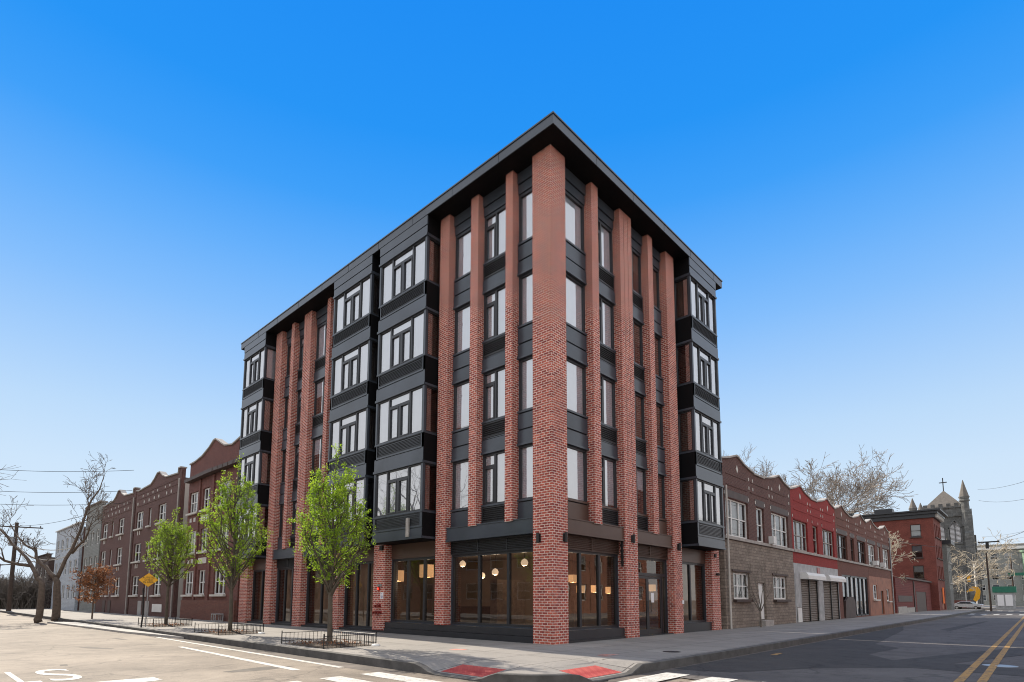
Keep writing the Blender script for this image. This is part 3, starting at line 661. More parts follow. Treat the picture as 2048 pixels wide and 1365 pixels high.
# fire brigade fittings on the brick pier
b = MB(FL); b.box(9.70, 9.98, -.035, -.002, 2.02, 2.12); b.box(9.80, 9.93, -.06, -.036, 2.03, 2.11); b.build('alarm_bracket', 'steel_gray', BLD)
b = MB(FL); b.box(9.82, 9.98, -.06, -.002, 1.84, 2.0); o = b.build('alarm_strobe', 'red_paint', BLD)
b = MB(FL); b.box(9.86, 9.94, -.075, -.062, 1.88, 1.96); b.build('lens', 'red_lens', o)
b = MB(FL); b.box(9.55, 9.77, -.012, -.002, 1.46, 1.76); sg = b.build('wall_sign', 'sign_white', BLD)
b = MB(FL); b.box(9.64, 9.68, -.016, -.013, 1.67, 1.72)
for z, w in ((1.60, .07), (1.56, .085), (1.52, .06)): b.box(9.66-w, 9.66+w, -.016, -.013, z-.011, z+.011)
b.build('lettering', 'violet_ink', sg)
b = MB()
for y, z in ((9.78, 1.18), (9.98, 1.18), (9.72, .88), (9.92, .88), (10.1, .88)): b.tube([(-.003, y, z), (-.05, y, z), (-.16, y-.02, z-.03), (-.18, y-.02, z-.035)], [.085, .05, .055, .065], 10)
b.box(-.03, -.003, 9.66, 10.06, 1.1, 1.26) if False else None
b.build('hose_connection', 'red_brass', BLD)
b = MB(FL); b.box(6.95, 7.12, -.68, -.612, 3.98, 4.75); b.build('junction_box', 'stone_cap', BLD)

# pendant lamps and paper lanterns in the shop (each hangs on its own wire)
def bulb(t, loc, power):
    l = bpy.data.lights.new('bulb', 'POINT'); l.energy = power; l.color = (1, .82, .62); l.shadow_soft_size = .06; o = bpy.data.objects.new('bulb', l); COL.objects.link(o); o.parent = t; o.location = loc
glob = [(3.0, 7.7, 3.1, .155), (3.0, 6.4, 2.53, .14), (3.0, 5.6, 2.66, .155), (3.0, 3.9, 3.0, .16)]
pos = ['highest, beside the brick pilaster', 'second from the brick pilaster', 'in the middle pane', 'nearest the corner pier']
for (x, y, z, r), ps in zip(glob, pos):
    t = thing('pendant_lamp', 'cream shell shaped pendant lamp behind the sunlit side shop glass, '+ps, 'lamp', (x, y, z), 'shell lamps in the corner shop')
    c = MB(); c.lathe((x, y, z-r), [(r*.25, 0), (r*.8, r*.25), (r, r*.9), (r*.7, r*1.55), (r*.15, r*1.9)], 12); c.build('lamp_shade', 'lamp_glow', t, smooth=True)
    c = MB(); c.tube([(x, y, z+r*.85), (x, y, 3.455)], .008, 5); c.build('cord', 'wire_black', t)
    bulb(t, (0, 0, -r-.08), 15)
lan = [(5.1, 3.0, 2.2, .13, .32, 'leftmost, right of the corner pier'), (5.75, 3.05, 1.75, .13, .32, 'second from left, right of the corner pier'), (6.75, 3.0, 1.78, .13, .32, 'third from left, right of the corner pier'), (7.9, 3.0, 1.75, .12, .3, 'fourth from left, right of the corner pier'), (11.9, 3.0, 1.9, .14, .34, 'behind the glass door')]
lan += [(2.5, 12.0, 2.35, .22, .55, 'in the second shop window, left'), (2.5, 9.7, 2.5, .24, .6, 'in the second shop window, right')]
for x, y, z, w, hh, ps in lan:
    t = thing('paper_lantern', 'square amber lantern behind the shop glass, '+ps, 'lamp', (x, y, z), 'square lanterns in the shop')
    c = MB(); c.box(x-w, x+w, y-w, y+w, z, z+hh); c.build('lamp_shade', 'lantern_glow', t)
    c = MB(); c.tube([(x, y, z+hh), (x, y, 3.455)], .008, 5); c.build('cord', 'wire_black', t)
    bulb(t, (0, 0, -.08), 10)
# ------------------------------------------------------------------ row houses
def dh(fr, u0, u1, z0, z1, d, cols, parent, fm='white_paint', bl=None, seed=0, sill='stone_light', t=.09, gl='glass_house', mid=True, name='window'):
    rg = random.Random(seed*131+int(u0*10)*7+int(z0*10))
    r = [(u0, u0+t, z0, z1), (u1-t, u1, z0, z1), (u0+t, u1-t, z0, z0+t), (u0+t, u1-t, z1-t, z1)]
    w = (u1-u0)/cols
    for k in range(1, cols): r.append((u0+w*k-t*.6, u0+w*k+t*.6, z0+t, z1-t))
    if mid:
        zm = (z0+z1)/2
        for k in range(cols): r.append((u0+w*k+t*.6, u0+w*(k+1)-t*.6, zm-.03, zm+.03))
    f = bars(fr, name, r, d, d+.08, fm, parent)
    b = MB(fr); b.quad((u0+.02, d+.05, z0+.02), (u1-.02, d+.05, z0+.02), (u1-.02, d+.05, z1-.02), (u0+.02, d+.05, z1-.02)); b.build('pane', gl, f, recalc=False)
    b = MB(fr)
    for k in range(cols):
        hgt = rg.choice([.35, .5, .5, .55, .8, 1.0]) if bl is None else bl
        if hgt > 0: b.quad((u0+w*k+.05, d+.16, z1-(z1-z0)*hgt), (u0+w*(k+1)-.05, d+.16, z1-(z1-z0)*hgt), (u0+w*(k+1)-.05, d+.16, z1-.03), (u0+w*k+.05, d+.16, z1-.03))
    if b.f: b.build('blind', 'blind_white', f, recalc=False)
    if sill:
        b = MB(fr); b.box(u0-.12, u1+.12, d-.30, d-.015, z0-.14, z0-.005); b.build('sill', sill, f)
    return f
def shell(fr, t, u0, u1, dep, H, prof, ops, m, m2=None, capm='stone_cap', roofz=None, cap=.22, d0=0.0, split=None, side=None):
    """front wall with openings and a shaped parapet, plus sides, back and roof. prof: parapet outline (u, z) from u0 to u1"""
    if split:
        z, mlow = split
        b = MB(fr); b.wall(u0, u1, z, H, d0, d0+.3, ops); lo = MB(fr); lo.wall(u0, u1, -.3, z-.004, d0+.003, d0+.3, ops); lo.build('ground_floor_front', mlow, t)
    else:
        b = MB(fr); b.wall(u0, u1, -.3, H, d0, d0+.3, ops)
    pr = [(u0, H+.002)]+[(u, max(z, H+.01)) for u, z in prof]+[(u1, H+.002)]
    b.prism(pr[::-1], d0, d0+.3); b.build('wall', m, t)
    b = MB(fr)                                   # coping follows the parapet
    for (a, za), (c, zc) in zip(prof, prof[1:]):
        if c-a < .01: continue
        b.prism([(a, za+.003), (c, zc+.003), (c, zc+.10), (a, za+.10)], d0-cap*.4, d0+.3+cap*.3)
    b.build('coping', capm, t)
    b = MB(fr); b.box(u0+.01, u0+.25, d0+.301, dep, -.3, H-.3); b.box(u1-.25, u1-.01, d0+.301, dep, -.3, H-.3); b.box(u0+.251, u1-.251, dep-.25, dep-.005, -.3, H-.3); b.build('side_wall', side or m2 or m, t)
    b = MB(fr); b.box(u0+.012, u1-.012, d0+.302, dep-.01, H-.29, H-.1); b.build('roof', 'roof_gray', t)
def gable(u0, u1, low, pk, shape):
    return [(u0+(u1-u0)*a, low+(pk-low)*z) for a, z in shape]
SHR = [(0, .18), (.09, .52), (.18, 1.0), (.20, .98), (.28, .46), (.36, .20), (.40, .10), (.405, .0), (.56, .0), (.565, .10), (.66, .36), (.72, .58), (.79, 1.0), (.81, .98), (.89, .48), (1.0, .12)]
def trim_marks(fr, t, spots, s=.09, d=0.0, m='stone_light'):
    for u, z, k in spots:
        b = MB(fr)
        if k == 'd': b.prism([(u-.15, z), (u, z-.22), (u+.15, z), (u, z+.22)], d-.02, d+.05)
        else: b.box(u-s, u+s, d-.02, d+.05, z-s*1.8, z+s*1.8)
        b.build('stone_block', m, t)
def two_storey(name, label, u0, u1, wm, lower, fm, seed):
    t = thing(name, label, 'house', (u0, 0, 0), 'two storey brick row houses')
    w3 = [(u0+.35, u0+3.5, 3), (u0+4.75, u0+6.0, 1), (u0+7.25, u0+10.4, 3)]
    ops = [(a, b, 4.80, 6.82) for a, b, c in w3]
    low = [o for o in lower['ops']]; ops += low
    prof = gable(u0, u1, 8.66, 9.25, SHR)
    shell(FR, t, u0, u1, 12.5, 8.2, prof, ops, wm, capm='stone_cap', split=lower['split'], cap=.2, side='brick_brown')
    for a, b, c in w3: dh(FR, a, b, 4.80, 6.82, .12, c, t, fm=fm, seed=seed, sill=None)
    b = MB(FR); b.box(u0+.05, u1-.05, -.09, -.004, 4.62, 4.78); b.build('belt_course', 'stone_cap', t)
    b = MB(FR)
    for a, e, c in w3: b.box(a-.15, e+.15, -.015, -.003, 6.86, 7.25)
    b.build('lintel', 'dark_wood' if wm != 'brick_red_paint' else 'brick_red_paint', t)
    sp = [(u0+2.1, 8.55, 'd'), (u0+9.0, 8.55, 'd')]
    for a, e, c in w3: sp += [(a-.1, 7.05, 'b'), (e+.1, 7.05, 'b')]
    for uu in (3.75, 4.35, 7.0, 7.55, 10.7): sp += [(u0+uu, 7.75, 'b'), (u0+uu, 8.25, 'b')]
    trim_marks(FR, t, sp, s=.05)
    b = MB(FR)
    for uu in (.55, 4.0, 7.2): b.box(u0+uu, u0+uu+2.9, -.025, -.003, 7.5, 7.56); b.box(u0+uu, u0+uu+2.9, -.025, -.003, 8.1, 8.16)
    b.build('brick_band', wm, t)
    return t
A = 13.95; W = 11.1
# house beside the new building: stone clad ground floor
h1 = two_storey('row_house', 'brown brick row house with stone clad ground floor beside the new building', A, A+W-.02, 'brick_brown',
    dict(ops=[(15.0, 17.25, 1.5, 2.9), (18.55, 19.7, .35, 2.45), (21.05, 23.5, 1.5, 2.9)], split=(4.6, 'stone_veneer')), 'white_paint', 1)
dh(FR, 15.0, 17.25, 1.5, 2.9, .1, 3, h1, seed=2, sill='dark_wood'); dh(FR, 21.05, 23.5, 1.5, 2.9, .1, 3, h1, seed=3, sill='dark_wood')
b = MB(FR); b.box(18.6, 19.65, .12, .17, .37, 2.42); dr = b.build('door', 'white_paint', h1)
b = MB(FR); b.box(18.72, 18.80, .08, .118, 1.25, 1.35); b.build('handle', 'iron_black', dr)
b = MB(FR); b.box(18.45, 19.8, -.35, -.005, -.1, .32); b.build('door_step', 'stone_cap', h1)
b = MB(FR); b.box(14.8, 17.45, -.06, -.004, 2.95, 3.05); b.box(20.85, 23.7, -.06, -.004, 2.95, 3.05); b.build('lintel', 'dark_wood', h1)
b = MB(); b.tube([(14.25, -.1, -.05), (14.25, -.1, 7.4)], .055, 8); b.build('downpipe', 'stone_light', h1)
b = MB(FR); b.box(20.55, 21.05, -.30, -.005, 4.80, 5.25); b.build('window_fan', 'white_paint', h1)
# red painted house with roller shutters
h2 = two_storey('row_house', 'bright red painted row house with two roller shutters and grey shop front', A+W, A+2*W-.02, 'brick_red_paint',
    dict(ops=[(26.35, 30.3, 0, 3.0), (31.7, 36.0, 0, 3.0)], split=(3.9, 'gray_paint')), 'stone_cap', 4)
def shutter(u0, u1, par):
    b = MB(FR); z = .02
    while z < 2.9: b.prism_u(u0, u1, [(.12, z), (.07, z+.03), (.07, z+.085), (.12, z+.115)]); z += .125
    b.box(u0, u1, .125, .16, 0, 3.0); o = b.build('roller_shutter', 'shutter_metal', par)
    c = MB(FR); c.prism_u(u0-.2, u1+.2, [(.0, 2.86), (-.55, 2.86), (-.55, 3.1), (-.42, 3.3), (.0, 3.34)]); c.build('shutter_box', 'white_paint', o)
    m = (u0+u1)/2
    for q in (u0, m, u1): c = MB(FR); c.box(q-.05, q+.05, .0, .069, 0, 2.85); c.build('guide_rail', 'iron_black', o)
shutter(26.4, 30.25, h2); shutter(31.75, 35.95, h2)
for q in ((30.4, 31.6, -.1, 3.1), (25.15, 26.3, 1.0, 3.2)): b = MB(FR); b.box(q[0], q[1], -.03, -.004, q[2], q[3]); b.build('shop_pier', 'gray_paint', h2)
b = MB(FR); b.box(25.3, 26.1, -.08, -.031, .02, .95); b.build('meter_box', 'white_paint', h2)
b = MB(FR); b.box(30.3, 31.0, -.04, -.004, 3.25, 3.8); b.build('shop_plaque', 'red_brass', h2)
# brown house with a dark glazed shop
h3 = two_storey('row_house', 'brown row house over a dark glazed shop front with tall black windows', A+2*W, A+3*W-.02, 'brick_umber',
    dict(ops=[(37.3, 46.6, .1, 3.55)], split=(4.6, 'brick_umber')), 'dark_wood', 8)
r = []
for k in range(7): u = 37.3+9.3*k/6; r.append((max(37.3, u-.12), min(46.6, u+.12), .1, 3.5))
r += [(37.4, 46.5, 3.4, 3.55), (37.4, 46.5, .1, .2)]
f = bars(FR, 'storefront_window', r, .05, .2, 'frame_black', h3); b = MB(FR); b.quad((37.4, .12, .1), (46.5, .12, .1), (46.5, .12, 3.5), (37.4, .12, 3.5)); b.build('pane', 'glass_house', f, recalc=False)
for k in (2, 3, 5): u = 37.3+9.3*k/6; b = MB(FR); b.box(u-.09, u+.09, .01, .045, .3, 3.4); b.build('trim_board', 'white_paint', f)
b = MB(FR); b.prism([(37.4, .02), (40.8, .02), (40.8, 1.35), (40.2, 1.75), (38.5, 1.75), (37.6, 1.4)], -.12, .02); b.build('stall_riser', 'dark_wood', h3)
# last house of the row, orange panelled
h4 = two_storey('row_house', 'last brown row house with orange panelled ground floor and white windows', A+3*W, A+4*W, 'brick_umber',
    dict(ops=[(48.8, 50.6, 1.55, 2.95), (52.3, 53.5, .1, 2.4), (55.2, 56.6, 1.4, 2.6)], split=(3.75, 'orange_panel')), 'white_paint', 11)
dh(FR, 48.8, 50.6, 1.55, 2.95, .08, 1, h4, seed=5); dh(FR, 55.2, 56.6, 1.4, 2.6, .08, 1, h4, seed=6)
b = MB(FR); b.box(52.35, 53.45, .12, .17, .1, 2.38); b.build('door', 'dark_wood', h4)
b = MB(FR)
for u in (49.2, 52.8): b.box(u, u+.8, -.4, -.005, 4.82, 5.25)
b.build('window_fan', 'white_paint', h4)
b = MB(); b.tube([(58.2, -.08, -.05), (58.2, -.08, 8.2)], .07, 7); b.build('downpipe', 'steel_gray', h4)

# red garage and the tall brick building at the end of the block
g = thing('garage', 'low red boarded garage with a dark door against the tall brick building', 'garage', (60, 0, 0))
b = MB(FR); b.wall(60.3, 87.7, -.2, 4.0, 0, .3, [(74.5, 83.0, -.2, 2.6)]); b.box(66, 66.3, .301, 9, -.2, 4.0); b.box(87.4, 87.7, .301, 9, -.2, 4.0); b.build('wall', 'clap_red', g)
b = MB(FR); b.box(65.8, 87.7, -.25, 9, 4.004, 4.2); b.build('roof', 'dark_wood', g)
b = MB(FR); b.box(74.5, 83, .05, .15, -.1, 2.6); b.build('garage_door', 'dark_wood', g)
b = MB(FR); b.box(60.9, 66.5, -.06, -.004, .0, .75); b.box(66.6, 73.0, -.05, -.004, .0, .6); b.build('base_render', 'stone_cap', g)
b = MB(FR); b.box(61.5, 71, -.03, -.004, 1.3, 2.0); b.box(72.2, 72.7, -.1, -.004, .0, 3.9); b.build('sign_board', 'dark_wood', g)
TB = thing('brick_building', 'tall dark red brick corner building with heavy black cornice', 'building', (88, -.8, 0))
XB, Y0, Y1, HB = 88.0, -.9, 14.5, 13.6
FS = lambda u, d, z: (XB+d, u, z)
ws = [(.65, 1.95, 10.85, 12.75), (.65, 1.95, 7.75, 9.6), (.65, 1.95, 4.65, 6.6)]
b = MB(FS); b.wall(Y0, Y1, -.2, HB, 0, .35, ws); b.build('side_wall', 'brick_tall', TB)
FF = lambda u, d, z: (u, Y0+d, z)
fo = []
for k in range(4):
    u = XB+1.0+k*1.8
    for z in (4.6, 7.7, 10.8): fo.append((u, u+.95, z, z+1.95))
fo.append((XB+3.4, XB+7.0, .1, 3.2))
b = MB(FF); b.wall(XB+.36, XB+8.2, -.2, HB, .004, .35, fo); b.build('wall', 'brick_tall', TB)
for o in ws: dh(FS, *o, .12, 1, TB, fm='dark_wood', seed=int(o[2]), sill='dark_wood', gl='glass_house')
for o in fo[:-1]: dh(FF, *o, .12, 1, TB, fm='dark_wood', seed=int(o[2]), sill='dark_wood')
b = MB(FF); b.box(XB+3.4, XB+7.0, .15, .2, .1, 3.2); b.build('shop_panel', 'orange_panel', TB)
b = MB(FF); b.box(XB+4.4, XB+5.7, -.06, -.003, 1.0, 3.4); b.build('banner', 'orange_cloth', TB)
b = MB()
b.slab([(XB-.25, Y0-.25), (XB+8.4, Y0-.25), (XB+8.4, Y1), (XB-.25, Y1)], HB+.003, HB+.55); b.slab([(XB-.55, Y0-.6), (XB+8.6, Y0-.6), (XB+8.6, Y1+.2), (XB-.55, Y1+.2)], HB+.555, HB+.95); b.slab([(XB-.9, Y0-1.0), (XB+8.8, Y0-1.0), (XB+8.8, Y1+.4), (XB-.9, Y1+.4)], HB+.955, HB+1.15)
b.build('cornice', 'frame_black', TB)
b = MB(FF)
for k in range(10): u = XB+.2+k*.8; b.box(u, u+.3, -.56, -.27, HB+.02, HB+.53)
b.build('bracket', 'stone_light', TB)
b = MB(); b.box(XB+1, XB+2.6, 4.2, 6.6, HB+1.155, HB+2.0); b.box(XB+1, XB+2.4, 9.6, 11.2, HB+1.155, HB+1.8); b.build('chimney', 'frame_black', TB)
b = MB(); b.box(XB+7.9, XB+8.2, Y0+.36, Y1, -.2, HB); b.box(XB+.36, XB+7.89, Y1-.3, Y1-.01, -.2, HB); b.build('rear_wall', 'brick_tall', TB)
NB = thing('narrow_house', 'narrow dark grey house with cornice between brick building and church', 'house', (97, -1, 0))
FN = lambda u, d, z: (u, -1.4+d, z)
no = [(97.6+k*2.1, 98.8+k*2.1, z, z+1.9) for k in range(2) for z in (4.2, 7.4)]
b = MB(FN); b.wall(97, 101.6, -.2, 10.3, 0, .3, no); b.box(97, 97.3, .301, 9, -.2, 10.3); b.box(101.3, 101.6, .301, 9, -.2, 10.3); b.build('wall', 'clap_gray', NB)
for o in no: dh(FN, *o, .1, 1, NB, seed=3)
b = MB(FN); b.box(96.8, 102, -.6, 9, 10.304, 10.9); b.build('cornice', 'frame_black', NB)
b = MB(FN); b.box(97.3, 101.3, -.02, -.003, .1, 3.2); b.build('shop_front', 'frame_black', NB)

# ------------------------------------------------------------------ church tower
CX, CY = 147.0, -1.4
CH = thing('church', 'dark stone church tower with pyramid roof, cross and corner spire', 'church', (CX, CY, 0))
FC = lambda u, d, z: (CX+d, u, z)            # face towards the camera: u runs along Y
yb0, yb1 = CY+.6, 7.4
arch = lambda y, w, z0, z1: [(y-w, z0), (y+w, z0), (y+w, z1), (y+w*.75, z1+w*.65), (y, z1+w*1.25), (y-w*.75, z1+w*.65), (y-w, z1)]
W_ = [(1.45, 1.05), (4.35, 1.05)]
ZT = 19.4
b = MB(FC); b.wall(yb0, yb1, -.2, 22.4, 0, .8, [(y-w, y+w, 14.6, ZT) for y, w in W_]); b.box(yb0, yb0+.8, .801, 8, -.2, 22.4); b.box(yb1-.8, yb1, .801, 8, -.2, 22.4); b.box(yb0+.801, yb1-.801, 7.2, 7.99, -.2, 22.4)
for y, w in W_:                              # arch heads close the corners of the openings
    for s in (-1, 1): b.prism([(y+s*w, 17.4), (y+s*w, ZT), (y, ZT), (y+s*w*.42, 18.9), (y+s*w*.8, 18.15)], .02, .6)
b.build('tower', 'church_stone', CH)
for y0 in (yb0-1.0, yb1-.35):
    b = MB(FC)
    for z0, z1, e in ((-.2, 9, 1.2), (9, 16.5, .85), (16.5, 21.2, .5)): b.box(y0, y0+1.5, -e, -.003, z0, z1-.01); b.prism_u(y0, y0+1.5, [(-e, z1-.008), (0-.003, z1-.008), (-.003, z1+.7)])
    b.build('buttress', 'church_stone', CH)
for x0 in (.3, 6.0):
    b = MB(FC)
    for z0, z1, e in ((-.2, 9, 1.3), (9, 16.5, .95), (16.5, 21.2, .6)): b.box(yb0-e, yb0-.004, x0, x0+1.4, z0, z1-.01)
    b.build('buttress', 'church_stone', CH)
for y, w in W_:
    b = MB(FC)
    for k in range(16): z = 14.7+k*.285; b.prism_u(y-w+.1, y+w-.1, [(.5, z+.2), (.25, z), (.25, z+.05), (.5, z+.24)])
    o = b.build('belfry_window', 'sign_white', CH)
    b = MB(FC); b.box(y-.1, y+.1, .1, .24, 14.6, 19.2); b.box(y-w-.25, y-w, -.12, .2, 14.3, 18); b.box(y+w, y+w+.25, -.12, .2, 14.3, 18); b.box(y-w-.3, y+w+.3, -.2, .2, 14.1, 14.55)
    for s in (-1, 1):
        b.prism([(y+s*(w+.25), 17.6), (y+s*w*.85, 18.6), (y, 19.85), (y, 19.5), (y+s*w*.6, 18.5), (y+s*w, 17.6)], -.12, .2)
    b.build('tracery', 'roof_gray', o)
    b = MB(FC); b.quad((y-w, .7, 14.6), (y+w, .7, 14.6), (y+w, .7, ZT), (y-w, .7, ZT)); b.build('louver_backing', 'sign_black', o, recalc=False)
b = MB(FC); b.box(yb0-.3, yb1+.2, -.3, 8.2, 20.4, 20.75); b.box(yb0-.2, yb1+.15, -.2, 8.1, 22.404, 22.8)
k = yb0-.2
while k < yb1: b.box(k, k+.75, -.2, .3, 22.804, 23.5); k += 1.45
k = 0.8
while k < 7.5: b.box(yb0-.2, yb0+.3, k, k+.75, 22.804, 23.5); k += 1.45
b.build('battlement', 'church_stone', CH)
b = MB(); cx, cy = CX+3.9, (yb0+yb1)/2; q = [(CX+.4, yb0+.4), (CX+.4, yb1-.4), (CX+7.5, yb1-.4), (CX+7.5, yb0+.4)]
for i in range(4): b.poly([(*q[i], 22.82), (*q[(i+1) % 4], 22.82), (cx, cy, 27.2)])
rf = b.build('pyramid_roof', 'slate', CH)
b = MB(FC); b.box(cy-.09, cy+.09, 3.8, 4.0, 26.9, 30.2); b.box(cy-.75, cy+.75, 3.82, 3.98, 29.0, 29.2); b.build('cross', 'iron_black', rf)
def spire(x, y, w, z0, z1, z2):
    b = MB()
    b.lathe((x, y, 0), [(w, z0), (w, z1-1.2), (w*1.25, z1-1.1), (w*1.25, z1-.8), (w, z1-.7), (w*1.3, z1-.1), (w*1.2, z1)], 8); b.build('turret', 'church_stone', CH)
    b = MB(); b.lathe((x, y, 0), [(w*1.15, z1+.003), (w*.6, (z1+z2)/2), (.05, z2)], 8); b.build('spire', 'slate', CH)
spire(CX+.2, yb0+.2, .8, 18, 24.8, 28.6)
spire(CX+.3, yb1+1.6, .7, 10, 23.2, 25.6); spire(CX+4.5, yb1+.6, .55, 18, 23.2, 24.9)
b = MB(FC); b.box(yb1, yb1+9, 1.0, 30, -.2, 12); b.prism([(yb1, 12.003), (yb1+9, 12.003), (yb1+4.5, 18)], 1.0, 30); b.build('nave', 'church_stone', CH)
# ------------------------------------------------------------------ three storey row on the left street
def three_storey(name, label, u0, u1, wm, wins, H, prof, seed, dep=11, gside='brick_brown', group='three storey brick row houses', d0=0.0, fm='white_paint', base=None):
    t = thing(name, label, 'house', (0, u0, 0), group)
    ops = [(a, b, z0, z1) for a, b, c, z0, z1 in wins]
    shell(FL, t, u0, u1, dep, H, prof, ops, wm, capm='stone_cap', cap=.25, side=gside, d0=d0)
    for a, b, c, z0, z1 in wins: dh(FL, a, b, z0, z1, d0+.12, c, t, fm=fm, seed=seed)
    return t
Z3 = [(1.75, 3.5), (4.82, 6.5), (7.85, 9.45)]
w = []
for z0, z1 in Z3: w += [(27.5, 29.7, 3, z0, z1), (31.3, 32.7, 2, z0, z1), (33.55, 35.5, 3, z0, z1)]
sh = [(0, .55), (.04, .5), (.20, .28), (.33, .42), (.42, .72), (.50, 1.0), (.54, .98), (.62, .7), (.75, .4), (.88, .26), (1.0, .22)]
lw = [a for a in w]
t = three_storey('brick_row_house', 'largest brown brick house with curved parapet beside the new building', 25.5, 35.75, 'brick_maroon', w, 11.2, gable(25.5, 35.75, 11.4, 12.75, sh), 21)
b = MB(FL); b.box(25.5, 26.1, -.06, -.004, 10.6, 12.7); b.build('parapet_pier', 'brick_umber', t)
b = MB(FL)
for k in range(12): a = 25.52+10.2*k/12; e = 25.52+10.2*(k+1)/12; b.box(a, e, -.5+.12*abs(k-5.5)/5.5, -.004, 10.25, 10.5)
b.build('cornice', 'dark_wood', t)
b = MB(FL); b.box(25.6, 35.65, -.12, -.005, -.2, 1.35); b.build('base_render', 'brick_umber', t)
for z in (3.95, 7.05):
    for p, q, e, g_ in ((31.2, 32.8, 0, .42), (33.9, 34.3, .1, .4), (34.7, 35.1, .1, .4)): b = MB(FL); b.box(p, q, -.03, -.003, z+e, z+g_); b.build('stone_block', 'stone_light', t)
b = MB(FL); b.box(30.35, 30.75, -.1, -.003, 1.3, 10.2); b.box(33.05, 33.35, -.1, -.003, 1.3, 10.2); b.build('brick_rib', 'brick_maroon', t)
SH3 = [(0, .12), (.045, .12), (.05, .0), (.36, .15), (.44, .55), (.50, 1.0), (.56, 1.0), (.62, .55), (.70, .22), (.945, .05), (.95, .5), (1.0, .5)]
for k, (u0, u1, lab) in enumerate([(37.75, 50.3, 'brown brick row house with pointed parapet and beige side wall'), (50.7, 63.4, 'brown brick row house with rounded parapet beyond the yellow sign')]):
    o = u0-37.75; w = []
    for z0, z1 in Z3: w += [(41.15+o, 43.25+o, 2, z0, z1), (45.2+o, 46.0+o, 1, z0, z1), (47.7+o, 49.9+o, 2, z0, z1)]
    prof = gable(u0, u1, 11.4, 12.3 if k == 0 else 12.4, SH3[::-1] if False else [(1-a, z) for a, z in SH3[::-1]])
    t = three_storey('brick_row_house', lab, u0, u1, 'brick_brown', w, 11.2, prof, 31+k, gside='beige_wall' if k == 0 else 'brick_brown')
    bl = [(y, z, .1, .38) for z in (7.25, 4.2) for y in (42.0, 42.6, 48.4, 49.0)]+[(y, 10.1, .1, .25) for y in (40, 41.2, 43.3, 44.6, 46.1, 47.6, 49.6)]+[(y+.47, 10.7, .08, .2) for y in (40, 41.2, 43.3, 44.6, 46.1, 47.6)]
    for y, z, w_, h_ in bl: b = MB(FL); b.box(y+o-w_, y+o+w_, -.03, -.003, z, z+h_); b.build('stone_block', 'stone_light', t)
    b = MB(FL)
    for z in (9.95, 10.6, 11.05): b.box(u0+.6, u1-.6, -.03, -.003, z, z+.08)
    b.build('brick_band', 'brick_brown', t)
    for y in (44.0, 46.2): b = MB(FL); b.box(y+o, y+o+1.1, -.04, -.004, -.1, 1.25); b.build('basement_door', 'steel_gray' if k == 0 else 'dark_wood', t)
    if k == 0:
        b = MB(FL); b.box(40.5, 43.0, -.05, -.004, .35, 1.0); b.build('notice_board', 'white_paint', t)
    b = MB(); b.tube([(-.1, u0+.15, 0), (-.1, u0+.15, 11)], .06, 6); b.build('downpipe', 'stone_cap', t)
def plain_house(name, label, u0, u1, H, wm, nw, nz, seed, roof=None, dep=11, d0=0.0, fr=FL, group=None, side=None):
    t = thing(name, label, 'house', fr(u0, 0, 0), group); w = []; s = (u1-u0)/nw
    for i in range(nz):
        for k in range(nw): w.append((u0+s*(k+.25), u0+s*(k+.75), 1.4+3.05*i, 3.1+3.05*i))
    shell(fr, t, u0, u1, dep, H, [(u0, H+.35), (u1, H+.35)], w, wm, capm='white_paint' if roof is None else roof, cap=.6, d0=d0, side=side)
    for a, b_, z0, z1 in w: dh(fr, a, b_, z0, z1, d0+.1, 1, t, seed=seed, sill=None)
    return t
plain_house('clapboard_house', 'grey boarded row house next to the last brown brick house', 63.8, 71.5, 11.8, 'clap_gray', 3, 3, 41, 'stone_cap')
plain_house('clapboard_house', 'pale blue boarded house behind the leaning trees', 72.5, 88, 10.2, 'clap_board', 5, 3, 42, d0=-.3, side='brick_brown')
plain_house('clapboard_house', 'dark brown boarded house far up the street', 95, 107, 7.6, 'clap_brown', 3, 2, 43, 'dark_wood')
FE = lambda u, d, z: (u, 126+d, z)
plain_house('clapboard_house', 'low dark house closing the far end of the left street', -16, -2.5, 7.2, 'clap_brown', 4, 2, 44, 'clap_board', fr=FE)

# brick terraces across the two streets (seen mirrored in the shop glass)
FOR = lambda u, d, z: (u, -23.5-d, z)
FOL = lambda u, d, z: (-24.5-d, u, z)
for k in range(4):
    plain_house('facing_house', ['orange brick terrace house across the dark road, nearest the junction', 'orange brick terrace house across the dark road, second from the junction', 'orange brick terrace house across the dark road, third from the junction', 'orange brick terrace house across the dark road, farthest from the junction'][k], 1+k*12, 12.9+k*12, 9.5, 'brick_opposite', 4, 3, 50+k, 'stone_cap', fr=FOR, group='terrace across the dark road')
for k in range(5):
    plain_house('facing_house', ['brown brick terrace block across the sunlit street, nearest the junction', 'brown brick terrace block across the sunlit street, second from the junction', 'brown brick terrace block across the sunlit street, third from the junction', 'brown brick terrace block across the sunlit street, fourth from the junction', 'brown brick terrace block across the sunlit street, farthest from the junction'][k], 8+k*25, 32.8+k*25, 9.5, 'brick_opposite', 7, 3, 60+k, 'stone_cap', fr=FOL, group='terrace across the sunlit street')

